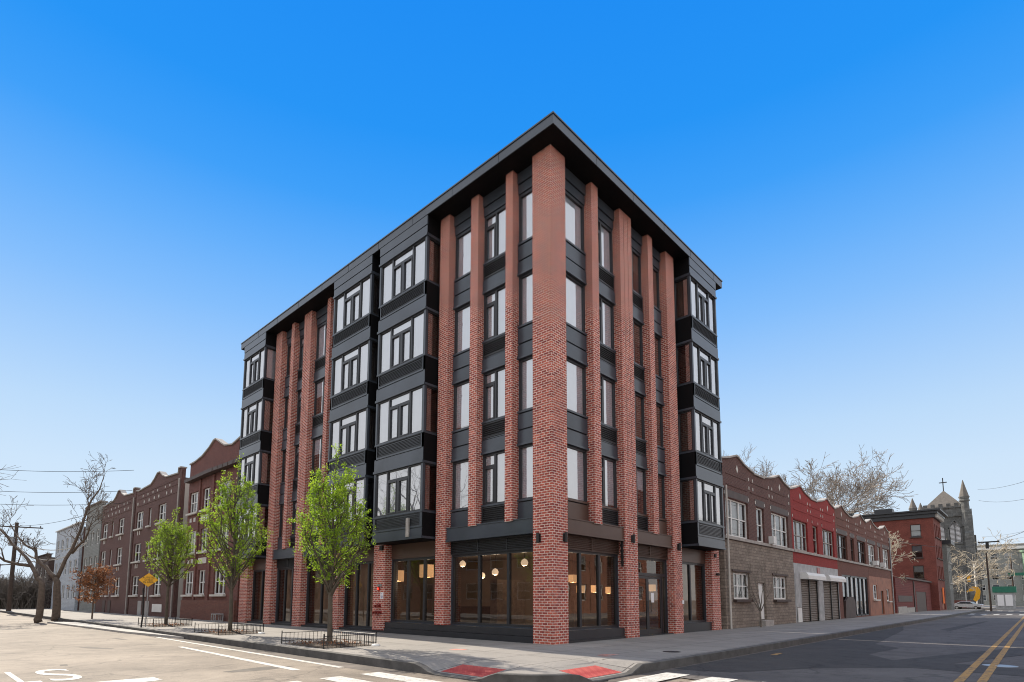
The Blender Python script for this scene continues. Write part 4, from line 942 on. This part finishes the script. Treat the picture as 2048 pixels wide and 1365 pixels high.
# ------------------------------------------------------------------ vegetation
def rnd_dir(rg): 
    while True:
        v = Vector((rg.uniform(-1, 1), rg.uniform(-1, 1), rg.uniform(-1, 1)))
        if .1 < v.length < 1: return v.normalized()
def leaf_quad(mb, p, s, rg):
    n = rnd_dir(rg); a = n.orthogonal().normalized(); a.rotate(Matrix.Rotation(rg.uniform(0, 6.28), 3, n)); c = n.cross(a)
    L, Wd = s, s*.55; i = len(mb.v)
    mb.v += [tuple(p-a*L*.5), tuple(p+c*Wd*.5), tuple(p+a*L*.5), tuple(p-c*Wd*.5)]; mb.f.append([i, i+1, i+2, i+3])
def pear_tree(label, base, H, bot, rad, seed, leaves):
    rg = random.Random(seed); x, y = base; t = thing('pear_tree', label, 'tree', (x, y, 0), 'young street trees in railed beds')
    tr = MB(); cr = MB(); lean = Vector((rg.uniform(-.1, .1), rg.uniform(-.1, .1), 0))
    def axis(z): f = z/H; return Vector((x, y, z))+lean*f*f+Vector((math.sin(z*1.7+seed), math.cos(z*1.3+seed), 0))*.035*f*3
    zs = [-.08, .04, .3, 1.0, bot, bot+.8] + [bot+.8+(H-bot-.8)*k/6 for k in range(1, 7)]
    rs = [.125, .10, .085, .075, .07, .06]+[.055*(1-k/6.4)+.004 for k in range(1, 7)]
    tr.tube([axis(z) for z in zs], rs, 9); pts = []
    env = lambda f: rad*(.35+.65*(max(f, 0)/.34)**.8) if f < .34 else rad*(1.0-.93*((min(f, 1)-.34)/.66)**1.2)
    nl = 54
    for k in range(nl):
        z0 = bot-.05+(H-bot)*.72*(k/nl)**1.15; az = k*2.399+rg.uniform(-.4, .4)
        Lm = (H-z0)*rg.uniform(.38, .62); p = axis(z0); d = Vector((math.cos(az), math.sin(az), 0)); rr = .028*(1-.6*k/nl)+.006
        path = [p.copy()]; steps = 7; spread = rg.uniform(.75, 1.1)
        for j in range(1, steps+1):
            f = j/steps; z = z0+Lm*(f**1.05)*.93; ff = (z-bot)/(H-bot); tgt = env(min(ff, .999))*spread
            r = tgt*(1-(1-f)**1.7); q = axis(min(z, H))+d*r+Vector((rg.uniform(-1, 1), rg.uniform(-1, 1), 0))*.05; path.append(q)
        tr.tube(path, [rr*(1-.85*j/steps)+.003 for j in range(steps+1)], 5)
        dens = rg.choice([.25, .6, .9, 1.1, 1.4])
        for j in range(2, steps+1):
            for m in range(3):
                q = path[j-1].lerp(path[j], rg.random()); dv = (d.lerp(Vector((0, 0, 1)), .5)+rnd_dir(rg)*.7).normalized(); e = q+dv*rg.uniform(.18, .46)
                tr.tube([q, q.lerp(e, .5)+rnd_dir(rg)*.02, e], [.006, .005, .003], 3, False); pts += [(e, dens), (q.lerp(e, .6), .7*dens)]
    for k in range(10):
        q = axis(H-.7*rg.random()); e = q+Vector((rg.uniform(-.15, .15), rg.uniform(-.15, .15), rg.uniform(.1, .4))); tr.tube([q, e], [.007, .003], 3, False); pts += [(e, 1), (q, .8)]
    tr.build('trunk', 'bark_pear', t, smooth=True, recalc=False)
    per = leaves/len(pts)
    for p, wgt in pts:
        if rg.random() < .16: continue
        n = int(per*wgt*rg.uniform(.5, 1.8)*1.3); rr = rg.uniform(.07, .15)
        for _ in range(n): leaf_quad(cr, p+rnd_dir(rg)*rr*rg.random()**.5, rg.uniform(.045, .085), rg)
    cr.build('crown', 'leaf_green', t, recalc=False)
    return t
pear_tree('green young tree in the railed bed nearest the corner', (-4.95, 5.25), 6.3, 1.5, 1.18, 3, 16000)
pear_tree('green young tree in the middle railed bed', (-4.72, 14.0), 7.6, 1.75, 1.34, 8, 17000)
pear_tree('green young tree in the farthest railed bed beside the yellow sign', (-4.62, 23.0), 6.35, 2.0, 1.22, 15, 11000)

def railed_bed(label_f, x, y):
    x0, x1, y0, y1 = x-.95, x+.85, y-1.35, y+1.35
    t = thing('tree_guard', 'low black iron railing round '+label_f, 'tree guard', (x, y, 0), 'iron tree guards on the pavement')
    b = MB(); r = .008
    sides = [((x0, y0), (x1, y0)), ((x1, y0), (x1, y1)), ((x1, y1), (x0, y1))]
    for (ax, ay), (bx, by) in sides:
        L = math.hypot(bx-ax, by-ay); n = int(L/.13)
        for z in (.36, .10): b.tube([(ax, ay, z), (bx, by, z)], .010, 6)
        for k in range(n+1): f = k/n; px, py = ax+(bx-ax)*f, ay+(by-ay)*f; b.tube([(px, py, .0), (px, py, .36 if k % n else .43)], r if k % n else .018, 5)
    b.build('railing', 'iron_black', t)
    s = MB()
    nx = 9; rg = random.Random(int(y*10)); g = [[s.pt(x0+.04+(x1-x0-.08)*i/nx, y0+.04+(y1-y0-.08)*j/nx, .012+(.05+.04*rg.random())*math.sin(math.pi*i/nx)*math.sin(math.pi*j/nx)) for j in range(nx+1)] for i in range(nx+1)]
    for i in range(nx):
        for j in range(nx): s.f.append([g[i][j], g[i+1][j], g[i+1][j+1], g[i][j+1]])
    o = s.build('tree_bed', 'soil', t, recalc=False)
    l = MB()
    for k in range(260): leaf_quad(l, Vector((rg.uniform(x0+.1, x1-.1), rg.uniform(y0+.1, y1-.1), rg.uniform(.05, .12))), rg.uniform(.03, .09), rg)
    m = l.build('leaf_litter', 'leaf_rust', t, recalc=False); m['kind'] = 'stuff'
railed_bed('the bed nearest the corner', -4.95, 5.25); railed_bed('the middle bed', -4.72, 14.0); railed_bed('the farthest bed', -4.62, 23.0)
for x, y, lb in ((-4.2, 3.75, 'small white lamp disc at the end of the railed bed nearest the corner'), (-4.0, 12.5, 'small white lamp disc at the end of the middle railed bed')):
    b = MB(); b.lathe((x, y, 0), [(.14, 0), (.14, .03), (.09, .06), (.03, .07)], 14); tag(b.build('ground_light', 'white_paint'), lb, 'ground light', 'white discs by the railed beds')

def grow(mb, p, d, L, r, depth, rg, up=.12, bend=.22, n=5, minr=.008, kids=(2, 3), spread=.75):
    steps = max(2, int(L/.5)) if depth > 1 else 2; steps = min(steps, 6); path = [p.copy()]; dirs = [d.copy()]; q = p.copy(); v = d.copy()
    for k in range(steps):
        v = (v+rnd_dir(rg)*bend+Vector((0, 0, up))).normalized(); q = q+v*L/steps; path.append(q.copy()); dirs.append(v.copy())
    e = max(minr, r*.62); mb.tube(path, [r+(e-r)*k/steps for k in range(steps+1)], n if depth > 2 else 3, False)
    if depth <= 0: return
    for k in range(rg.randint(*kids)):
        f = rg.uniform(.45, 1.0) if k else 1.0; i = min(steps, max(1, round(f*steps))); side = rnd_dir(rg); dd = (dirs[i]+side*spread).normalized()
        grow(mb, path[i], dd, L*rg.uniform(.58, .82), max(minr, e*(.9 if k == 0 else .68)), depth-1, rg, up, bend, n, minr, kids, spread)
def bare_tree(name, label, base, trunk_h, r, limbs, L, depth, seed, bark, up=.1, minr=.012, kids=(2, 3), spread=.75, lift=.9, group=None, dirs=None, tilt=(0, 0)):
    rg = random.Random(seed); t = thing(name, label, 'tree', base, group); b = MB(); x, y, z = base
    top = Vector((x+tilt[0], y+tilt[1], z+trunk_h))
    b.tube([(x, y, z-.15), (x, y, z+.1), (x+tilt[0]*.3, y+tilt[1]*.3, z+trunk_h*.5), top], [r*1.35, r*1.1, r*.95, r*.85], 9); b.build('trunk', bark, t, smooth=True, recalc=False)
    c = MB()
    for k in range(limbs):
        a = 2*math.pi*k/limbs+rg.uniform(-.4, .4); d = dirs[k] if dirs else Vector((math.cos(a), math.sin(a), lift*rg.uniform(.7, 1.4))); d = Vector(d).normalized()
        grow(c, top-Vector((0, 0, rg.uniform(0, trunk_h*.12))), d, L*rg.uniform(.85, 1.15), r*.6, depth, rg, up, .2, 6, minr, kids, spread)
    c.build('crown', bark, t, smooth=True, recalc=False); return t
# big plane trees behind the low row, standing in the back gardens
bare_tree('plane_tree', 'large bare plane tree spreading behind the last row houses', (104, 19, -.1), 10.5, .5, 8, 7.0, 6, 5, 'bark_twig', up=.03, minr=.032, kids=(3, 3), spread=.75, lift=.75, group='bare trees behind the row')
bare_tree('plane_tree', 'fainter bare tree behind the stone fronted house', (85, 26, -.1), 11, .4, 7, 5.6, 6, 11, 'bark_twig', up=.05, minr=.022, kids=(3, 3), spread=.75, lift=.9, group='bare trees behind the row')
bare_tree('garden_tree', 'pale bare tree in front of the tall brick wall', (62.8, 2.4, -.1), 4.4, .2, 7, 2.2, 6, 23, 'bark_pale', up=.03, minr=.02, spread=.8, lift=.6)
bare_tree('churchyard_tree', 'pale twiggy tree lit by the sun before the church tower', (126.5, 1.6, 0), 4.4, .3, 7, 4.6, 6, 31, 'bark_pale', up=.03, minr=.03, kids=(2, 3), spread=.8, lift=.7)
bare_tree('wall_sapling', 'thin bare sapling growing against the stone fronted house', (17.25, -.5, 0), .9, .05, 5, 1.1, 3, 44, 'bark_gray', up=.25, minr=.008, spread=.4, lift=2.2)
# leaning trees on the left: limbs laid out by hand, twigs grown from them
def leaning(label, base, limbs, seed, twigs, depth=3, Lt=1.3):
    rg = random.Random(seed); t = thing('leaning_tree', label, 'tree', base, 'leaning bare trees on the kerb'); b = MB(); c = MB()
    B = Vector(base)
    for li, (pts, r0, r1) in enumerate(limbs):
        P = [B+Vector(q) for q in pts]; Q = []
        for a, e in zip(P, P[1:]): Q += [a, a.lerp(e, .5)+rnd_dir(rg)*.09]
        Q.append(P[-1]); n = len(Q); rad = [r0+(r1-r0)*k/(n-1) for k in range(n)]
        (b if li == 0 else c).tube(Q, rad, 9 if li == 0 else 6)
        if li == 0: continue
        for k in range(twigs):
            i = rg.randint(max(1, n//3), n-1); d = (rnd_dir(rg)*.9+Vector((0, 0, .55))+(Q[i]-Q[i-1]).normalized()*.5).normalized()
            grow(c, Q[i], d, Lt*rg.uniform(.6, 1.3), max(.014, rad[i]*.4), depth, rg, .08, .25, 5, .012, (2, 3), .7)
        grow(c, Q[-1], (Q[-1]-Q[-2]).normalized(), Lt*1.2, r1*.9, depth+1, rg, .08, .22, 5, .012, (2, 3), .6)
    b.build('trunk', 'bark_dark', t, smooth=True, recalc=False); c.build('crown', 'bark_dark', t, smooth=True, recalc=False)
RX = Vector((.6806, -.7327, 0))               # sideways in the picture plane
def sp(s, z, k=0): v = RX*s+Vector((.73, .68, 0))*k; return (v.x, v.y, z)
leaning('leaning bare tree with forked limb reaching over the street', (-7.9, 38.6, -.1), [([(0, 0, -.1), sp(0, .4), sp(.0, 2.4), sp(-.35, 2.95)], .24, .16), ([sp(-.33, 2.9), sp(-1.1, 3.8, .3), sp(-1.8, 4.5, .5), sp(-2.9, 5.3, .7), sp(-4.2, 6.6, .8)], .15, .05), ([sp(-1.1, 3.8, .3), sp(-2.3, 4.1, -.5), sp(-3.4, 5.0, -1)], .12, .04)], 3, 9, 3, 1.0)
leaning('leaning bare tree with one tall bending limb beside the rusty sapling', (-6.4, 42.6, -.08), [([(0, 0, -.1), sp(0, .4), sp(-.12, 2.2), sp(-.3, 3.1)], .30, .20), ([sp(-.3, 3.05), sp(-1.0, 3.55, .2), sp(-1.8, 4.15, .4), sp(-2.35, 4.75, .5), sp(-2.55, 5.3, .6), sp(-3.5, 5.65, .8), sp(-4.4, 6.4, 1)], .16, .05),
   ([sp(-.22, 2.9), sp(.1, 4.5, .3), sp(.7, 6.0, .4), sp(1.05, 7.4, .5), sp(1.3, 8.5, .5), sp(1.8, 9.6, .6), sp(2.1, 10.5, .7)], .14, .035), ([sp(.5, 5.0, .4), sp(1.5, 5.8, 0), sp(2.2, 6.5, -.4), sp(2.5, 7.1, -.6)], .11, .03), ([sp(1.3, 8.4, .7), sp(.9, 9.2, 1.0), sp(.7, 10.0, 1.3)], .06, .025)], 9, 10, 3, .85)
bare_tree('street_tree', 'bare street tree whose twigs hang in at the upper left', (-19.0, 30.0, 0), 5.6, .34, 6, 3.5, 5, 77, 'bark_dark', up=.03, minr=.008, kids=(2, 3), spread=.65, lift=.8, dirs=[(1, -.15, .75), (.9, .5, .9), (.8, -.7, .8), (-.6, .8, .9), (-.8, -.5, .8), (.2, .1, 1.4)])
# small tree with rusty leaves
def rusty():
    rg = random.Random(5); base = (-5.0, 38.3, 0); t = thing('rusty_sapling', 'small tree holding rusty brown leaves between the leaning trees and the sign', 'tree', base); b = MB(); c = MB(); B = Vector(base)
    b.tube([B+Vector((0, 0, -.1)), B+Vector((0, 0, 1.2)), B+Vector((.05, .03, 3.6))], [.06, .05, .02], 7); pts = []
    for k in range(80):
        z = rg.uniform(1.1, 3.3); d = Vector((rg.uniform(-1, 1), rg.uniform(-1, 1), rg.uniform(.1, .8))).normalized(); L = rg.uniform(.6, 1.75)*(1.15-abs(z-2.0)/2.4); e = B+Vector((0, 0, z))+d*L
        b.tube([B+Vector((0, 0, z)), e], [.014, .005], 4, False); pts += [e, e.lerp(B+Vector((0, 0, z)), .3), e.lerp(B+Vector((0, 0, z)), .55)]
    for p in pts:
        for _ in range(rg.randint(8, 22)): leaf_quad(c, p+rnd_dir(rg)*rg.random()*.28, rg.uniform(.09, .17), rg)
    b.build('trunk', 'bark_dark', t, recalc=False); c.build('crown', 'leaf_rust', t, recalc=False)
rusty()
# brown thicket at the far end of the left street
rg = random.Random(12); b = MB()
for k in range(420):
    p = Vector((rg.uniform(-15.5, 1.5), rg.uniform(112, 121), -.05)); grow(b, p, Vector((rg.uniform(-.3, .3), rg.uniform(-.3, .3), 1)).normalized(), rg.uniform(1.2, 2.6), .05, 2, rg, .1, .3, 4, .02, (2, 3), .8)
o = b.build('thicket', 'bark_dark', loc=(-7, 116, 0), recalc=False); o['kind'] = 'stuff'
for label, cx, cy, nn, sd in (('brown leafless bush left of the wooden pole', -5.6, 96, 190, 3), ('brown leafless bush right of the wooden pole', -2.4, 93, 170, 5)):
    rg = random.Random(sd); b = MB(); t = thing('leafless_bush', label, 'bush', (cx, cy, 0), 'brown bushes at the far left')
    for k in range(nn):
        p = Vector((cx+rg.gauss(0, 1.0), cy+rg.gauss(0, 1.0), -.05)); grow(b, p, Vector((rg.uniform(-.35, .35), rg.uniform(-.35, .35), 1)).normalized(), rg.uniform(1.4, 2.3), .06, 3, rg, .08, .3, 4, .022, (2, 3), .8)
    b.build('twigs', 'bark_gray', t, recalc=False)

# ------------------------------------------------------------------ street furniture
sg = thing('warning_sign', 'yellow diamond warning sign with black lettering on a grey post at the kerb', 'sign', (-5.75, 22.3, 0))
b = MB(); b.tube([(-5.75, 22.3, -.1), (-5.75, 22.3, 2.95)], .03, 8); b.build('post', 'steel_gray', sg)
fn = Vector((-.36, -.93, 0)).normalized(); sd_ = Vector((-fn.y, fn.x, 0)); ctr = Vector((-5.75, 22.3, 2.42))+fn*.05
if sd_.x < 0: sd_ = -sd_
b = MB(); r_ = .44
q0 = [ctr+sd_*r_, ctr+Vector((0, 0, r_*.82)), ctr-sd_*r_, ctr-Vector((0, 0, r_*.82))]
a = [b.pt(*p) for p in q0]; c = [b.pt(*(p-fn*.012)) for p in q0]; b.f += [a, c[::-1]]+[[a[k], c[k], c[(k+1) % 4], a[(k+1) % 4]] for k in range(4)]
pl = b.build('sign_plate', 'sign_yellow', sg)
me = text_mesh('AUTISTIC\nCHILD\nIN AREA', .125, .002, 1.0, .95); me.materials.append(MATS['sign_black'])
M = Matrix((( sd_.x, 0, fn.x, ctr.x+fn.x*.006), (sd_.y, 0, fn.y, ctr.y+fn.y*.006), (0, 1, 0, ctr.z), (0, 0, 0, 1))); me.transform(Matrix.Translation(-org(sg)) @ M)
o = bpy.data.objects.new('lettering', me); COL.objects.link(o); o.parent = pl
b = MB(); b.tube([(-6.05, 21.9, -.1), (-6.0, 21.9, .7), (-6.05, 21.95, 2.0)], .04, 7); tag(b.build('sign_post', 'iron_black'), 'thin dark bent post standing beside the yellow diamond sign', 'post')
def pole(name, label, base, H, arms, r=.16, m='pole_wood', arm_dir=(1, 0)):
    t = thing(name, label, 'pole', base); x, y, z = base; b = MB(); b.tube([(x, y, z-.2), (x, y, z+H)], [r, r*.7], 9); b.build('pole', m, t)
    for zz, L in arms:
        b = MB(); ax, ay = arm_dir; b.tube([(x-ax*L, y-ay*L, z+zz), (x+ax*L, y+ay*L, z+zz)], .07, 5)
        for s in (-.9, -.5, .5, .9): b.tube([(x+ax*L*s, y+ay*L*s, z+zz), (x+ax*L*s, y+ay*L*s, z+zz+.25)], .05, 5)
        b.build('crossarm', m, t)
    return t
up1 = pole('utility_pole', 'dark wooden utility pole with crossarm at the far left', (-6.0, 74.0, -.1), 10.2, [(9.7, 2.4)], .24, arm_dir=(.95, -.3))
b = MB(); b.tube([(-6.3, 73.9, 7.4), (-6.3, 73.9, 8.4)], .3, 9); b.build('transformer', 'steel_gray', up1)
pole('utility_pole', 'tall weathered wooden pole before the pale corner building', (101.5, -5.9, -.1), 9.0, [], .15)
pole('utility_pole', 'thin dark pole beside the green street sign', (130, -8.0, -.1), 9.8, [(9.2, .9)], .16)
lp = thing('street_lamp', 'dark street lamp hung on the wires above the tall wooden pole', 'street lamp', (101.5, -6.2, 9.6))
b = MB(); b.box(101.3, 101.7, -7.6, -5.0, 10.55, 10.72); b.box(101.35, 101.65, -6.3, -5.9, 9.6, 10.55); b.build('lamp_arm', 'iron_black', lp)
st = thing('street_sign', 'green street name sign on the thin dark pole', 'sign', (130, -8.0, 6.3)); b = MB(); b.box(129.8, 129.85, -9.8, -7.4, 6.2, 6.75); b.build('sign_plate', 'green_sign', st)
kb = thing('newsstand', 'green topped kiosk with posters beyond the crossing', 'kiosk', (122, -6.9, 0))
b = MB(); b.box(121.6, 123, -8.3, -5.6, -.15, 2.9); b.build('cabinet', 'gray_paint', kb); b = MB(); b.box(121.4, 123.2, -8.6, -5.3, 2.904, 4.0); b.build('canopy', 'green_sign', kb); b = MB(); b.box(121.5, 121.59, -8.0, -7.0, .5, 2.5); b.box(121.5, 121.59, -6.8, -5.9, .5, 2.5); b.build('poster', 'sign_white', kb)
for x, y, lb in ((131, 2.6, 'amber traffic lights seen against the church wall, left pair'), (133, -.6, 'amber traffic lights seen against the church wall, right pair')):
    t = thing('traffic_light', lb, 'traffic light', (x, y, 5.5), 'traffic lights over the junction'); b = MB(); b.box(x, x+.3, y-.9, y-.4, 5.2, 6.3); b.box(x, x+.3, y+.4, y+.9, 5.2, 6.3); b.tube([(x+.15, y-1.2, 6.4), (x+.15, y+1.2, 6.4)], .05, 5); b.build('signal_head', 'sign_yellow', t)
    b = MB(); b.tube([(x+.15, y, -.1), (x+.15, y, 6.4)], .08, 6); b.build('post', 'steel_gray', t)
bn = thing('street_banner', 'yellow and orange swirl banner on a post before the church', 'banner', (134, -2.2, 0)); b = MB(); b.prism([(-1.6, 3.2), (-2.6, 4.3), (-3.6, 4.2), (-3.9, 3.4), (-3.7, 1.9), (-3.1, 1.2), (-2.6, 1.6), (-3.0, 2.6), (-3.1, 3.4)], 0, .08)
for k, v in enumerate(b.v): b.v[k] = (134+v[1], v[0]+1.0, v[2])
b.build('banner_cloth', 'sign_yellow', bn); b = MB(); b.tube([(134.2, -2.2, -.1), (134.2, -2.2, 9)], .12, 6); b.build('post', 'white_paint', bn)

def wire(pts, label, r=.022, sag=.6, grp='overhead wires'):
    a, c = Vector(pts[0]), Vector(pts[1]); n = 14; b = MB(); b.tube([a.lerp(c, k/n)-Vector((0, 0, sag*4*(k/n)*(1-k/n))) for k in range(n+1)], r, 4); tag(b.build('overhead_wire', 'wire_black', smooth=True), label, 'wire', grp)
wire([(101.5, -6.2, 10.5), (20, -19.5, 10.4)], 'overhead wire sagging from the lamp pole over the dark road', .025, 1.2)
wire([(140, -3.5, 25), (60, -19.5, 17.0)], 'topmost overhead wire crossing the sky right of the church', .03, 1.5)
wire([(140, -3.5, 22.6), (60, -19.5, 14.6)], 'second overhead wire below the topmost one right of the church', .03, 1.8)
wire([(130, -8, 9.2), (52, -19.5, 8.0)], 'low overhead wire from the thin dark pole to the right edge', .025, .9)
wire([(142, -3.5, 15.0), (60, -19.5, 11.3)], 'faint overhead wire midway down the sky right of the church', .02, 1.0)
wire([(101.5, -5.9, 6.2), (98.5, -.5, 6.6)], 'short span wire from the lamp pole to the narrow house', .03, .3)
wire([(101.5, -6.0, 10.6), (58.2, .5, 8.4)], 'pale service wire from the lamp pole to the last row house', .03, 1.0)
for k, (za, zb_) in enumerate(((13.2, 10.2), (12.0, 9.5), (10.2, 8.6), (8.4, 7.4), (7.4, 6.8))):
    wire([(135, -4.5, za), (58, -19.5, zb_)], ['thin distant wire, highest of the faint bundle at the right edge', 'thin distant wire, second of the faint bundle at the right edge', 'thin distant wire, third of the faint bundle at the right edge', 'thin distant wire, fourth of the faint bundle at the right edge', 'thin distant wire, lowest of the faint bundle at the right edge'][k], .014, .7)
wire([(-6.0, 74, 9.7), (0, 60.5, 11.2)], 'service wire from the wooden pole to a brown brick house', .02, .5)
for z, lb in ((13.6, 'top street wire at the left passing the tall bending limb'), (11.6, 'middle street wire at the left passing the tall bending limb'), (10.4, 'lowest street wire at the left passing the tall bending limb')):
    wire([(-16, 62, z), (0, 52, z+.25)], lb, .022, .5, 'street wires at the left')
for k, (s, lb) in enumerate(((1.0, 'pale sagging cable looped below the wooden pole, upper'), (1.9, 'pale sagging cable looped below the wooden pole, lower'))):
    a, c = Vector((-6.0, 74, 8.0-.5*k)), Vector((0, 70, 8.0)); n = 12; b = MB(); b.tube([a.lerp(c, i/n)-Vector((0, 0, s*4*(i/n)*(1-i/n))) for i in range(n+1)], .05, 5); tag(b.build('sagging_cable', 'stone_light'), lb, 'cable', 'looped cables at the left')

# vehicles far off
def car(label, loc, rz, paint, L=4.5, W=1.8, Hh=1.45, van=False):
    t = thing('parked_car', label, 'car', loc, 'vehicles parked in the distance'); t.rotation_euler = (0, 0, rz)
    z0 = .28
    prof = [(-.5, .30), (-.5, .62), (-.44, .70), (-.26, .74), (-.14, 1.0), (.20, 1.0), (.38, .72), (.49, .66), (.5, .30)] if not van else [(-.5, .25), (-.5, .95), (-.47, 1.0), (.24, 1.0), (.36, .72), (.48, .62), (.5, .25)]
    def mk(b, name, m, par=t): 
        me = bpy.data.meshes.new(name); me.from_pydata(b.v, [], b.f); bm = bmesh.new(); bm.from_mesh(me); bmesh.ops.recalc_face_normals(bm, faces=bm.faces); bm.to_mesh(me); bm.free(); me.materials.append(MATS[m]); o = bpy.data.objects.new(name, me); COL.objects.link(o); o.parent = par; return o
    b = MB(); b.prism([(u*L, z*Hh) for u, z in prof], -W/2, W/2)
    o = mk(b, 'body', paint); bv = o.modifiers.new('soft', 'BEVEL'); bv.width = .06; bv.segments = 2
    b = MB()
    for s in (-1, 1): y = s*(W/2+.004); b.poly([(-.24*L, y, .74*Hh), (.33*L, y, .74*Hh), (.19*L, y, .95*Hh), (-.13*L, y, .95*Hh)])
    b.poly([(.225*L, -W*.42, .97*Hh), (.225*L, W*.42, .97*Hh), (.372*L+.012, W*.45, .75*Hh), (.372*L+.012, -W*.45, .75*Hh)]); b.poly([(-.15*L, -W*.42, .98*Hh), (-.15*L, W*.42, .98*Hh), (-.255*L-.02, W*.45, .76*Hh), (-.255*L-.02, -W*.45, .76*Hh)])
    mk(b, 'window', 'car_glass')
    for sx in (-.31, .32):
        for s in (-1, 1):
            b = MB(); b.tube([(sx*L, s*(W/2-.2), .33), (sx*L, s*(W/2+.02), .33)], .33, 16); w_ = mk(b, 'wheel', 'tyre'); b = MB(); b.tube([(sx*L, s*(W/2+.021), .33), (sx*L, s*(W/2+.03), .33)], .19, 12); mk(b, 'rim', 'steel_gray', w_)
    for s in (-1, 1):
        b = MB(); b.box(.485*L, .505*L, s*W*.36-.16, s*W*.36+.16, .5*Hh, .6*Hh); mk(b, 'headlight', 'sign_white'); b = MB(); b.box(-.505*L, -.49*L, s*W*.38-.14, s*W*.38+.14, .5*Hh, .62*Hh); mk(b, 'tail_light', 'red_paint')
    return t
car('pale grey car parked before the church wall', (121.5, -1.6, -.21), R(80), 'car_silver')
car('white car far down the dark road at the right edge', (190, -9.5, -.21), R(178), 'car_white', 5.2, 2.0, 1.9)
car('dark car parked at the far left edge', (-8.2, 101, -.21), R(5), 'car_dark')
car('silver car parked behind the utility pole', (-8.6, 97, -.21), R(88), 'car_silver')

# low church wall, fence and far buildings on the right
cw = thing('church_wall', 'low dark red boundary wall with iron fence before the church', 'wall', (124.6, 2, 0)); b = MB(); b.box(124.4, 124.8, -.5, 20, -.1, 1.5); b.box(124.81, 146, -.5, -.1, -.1, 1.5); b.build('wall', 'brick_maroon', cw)
b = MB()
for k in range(70): y = -.4+k*.28; b.tube([(124.6, y, 1.5), (124.6, y, 3.0)], .025, 4)
b.tube([(124.6, -.4, 2.8), (124.6, 19.2, 2.8)], .03, 4); b.build('iron_fence', 'iron_black', cw)
FG = lambda u, d, z: (205+d, u, z)
gb = plain_house('corner_building', 'pale corner building with cornice and green copper bay beyond the church', -10.5, 2.5, 17.5, 'clap_gray', 4, 5, 71, 'stone_light', fr=FG)
gb['category'] = 'building'
b = MB(FG); b.lathe((204.5, -9.8, 4), [(1.3, 0), (1.3, 11), (1.7, 11.4), (1.7, 11.9)], 10); b.build('copper_bay', 'copper_green', gb)
b = MB(FG); b.box(-11.2, 2.8, -.8, -.004, 16.4, 17.2); b.build('cornice', 'white_paint', gb)
for k, (x, y0, y1, h_, m, lb) in enumerate(((300, -14, -5, 12, 'brick_opposite', 'distant orange building beyond the street sign'), (330, -24, -15, 14, 'beige_wall', 'distant cream building at the right edge'), (290, -34, -24, 10, 'brick_maroon', 'distant dark red building at the right edge'))):
    fr = (lambda xx: (lambda u, d, z: (xx+d, u, z)))(x); o = plain_house('distant_building', lb, y0, y1, h_, m, 3, 3, 80+k, 'stone_cap', fr=fr); o['category'] = 'building'
bin_ = thing('wire_bin', 'small grey crate standing against the brown brick house', 'crate', (-.5, 27.2, 0)); b = MB(); b.box(-.75, -.25, 26.9, 27.6, .0, .06); b.box(-.75, -.25, 26.9, 27.6, .45, .5)
for x in (-.75, -.29):
    for y in (26.9, 27.2, 27.56): b.box(x, x+.04, y, y+.04, .06, .45)
b.build('crate_frame', 'gray_paint', bin_)
for o in bpy.data.objects:
    if o.type == 'MESH' and o.parent is None and 'label' not in o.keys() and 'kind' not in o.keys(): print('UNLABELLED', o.name)
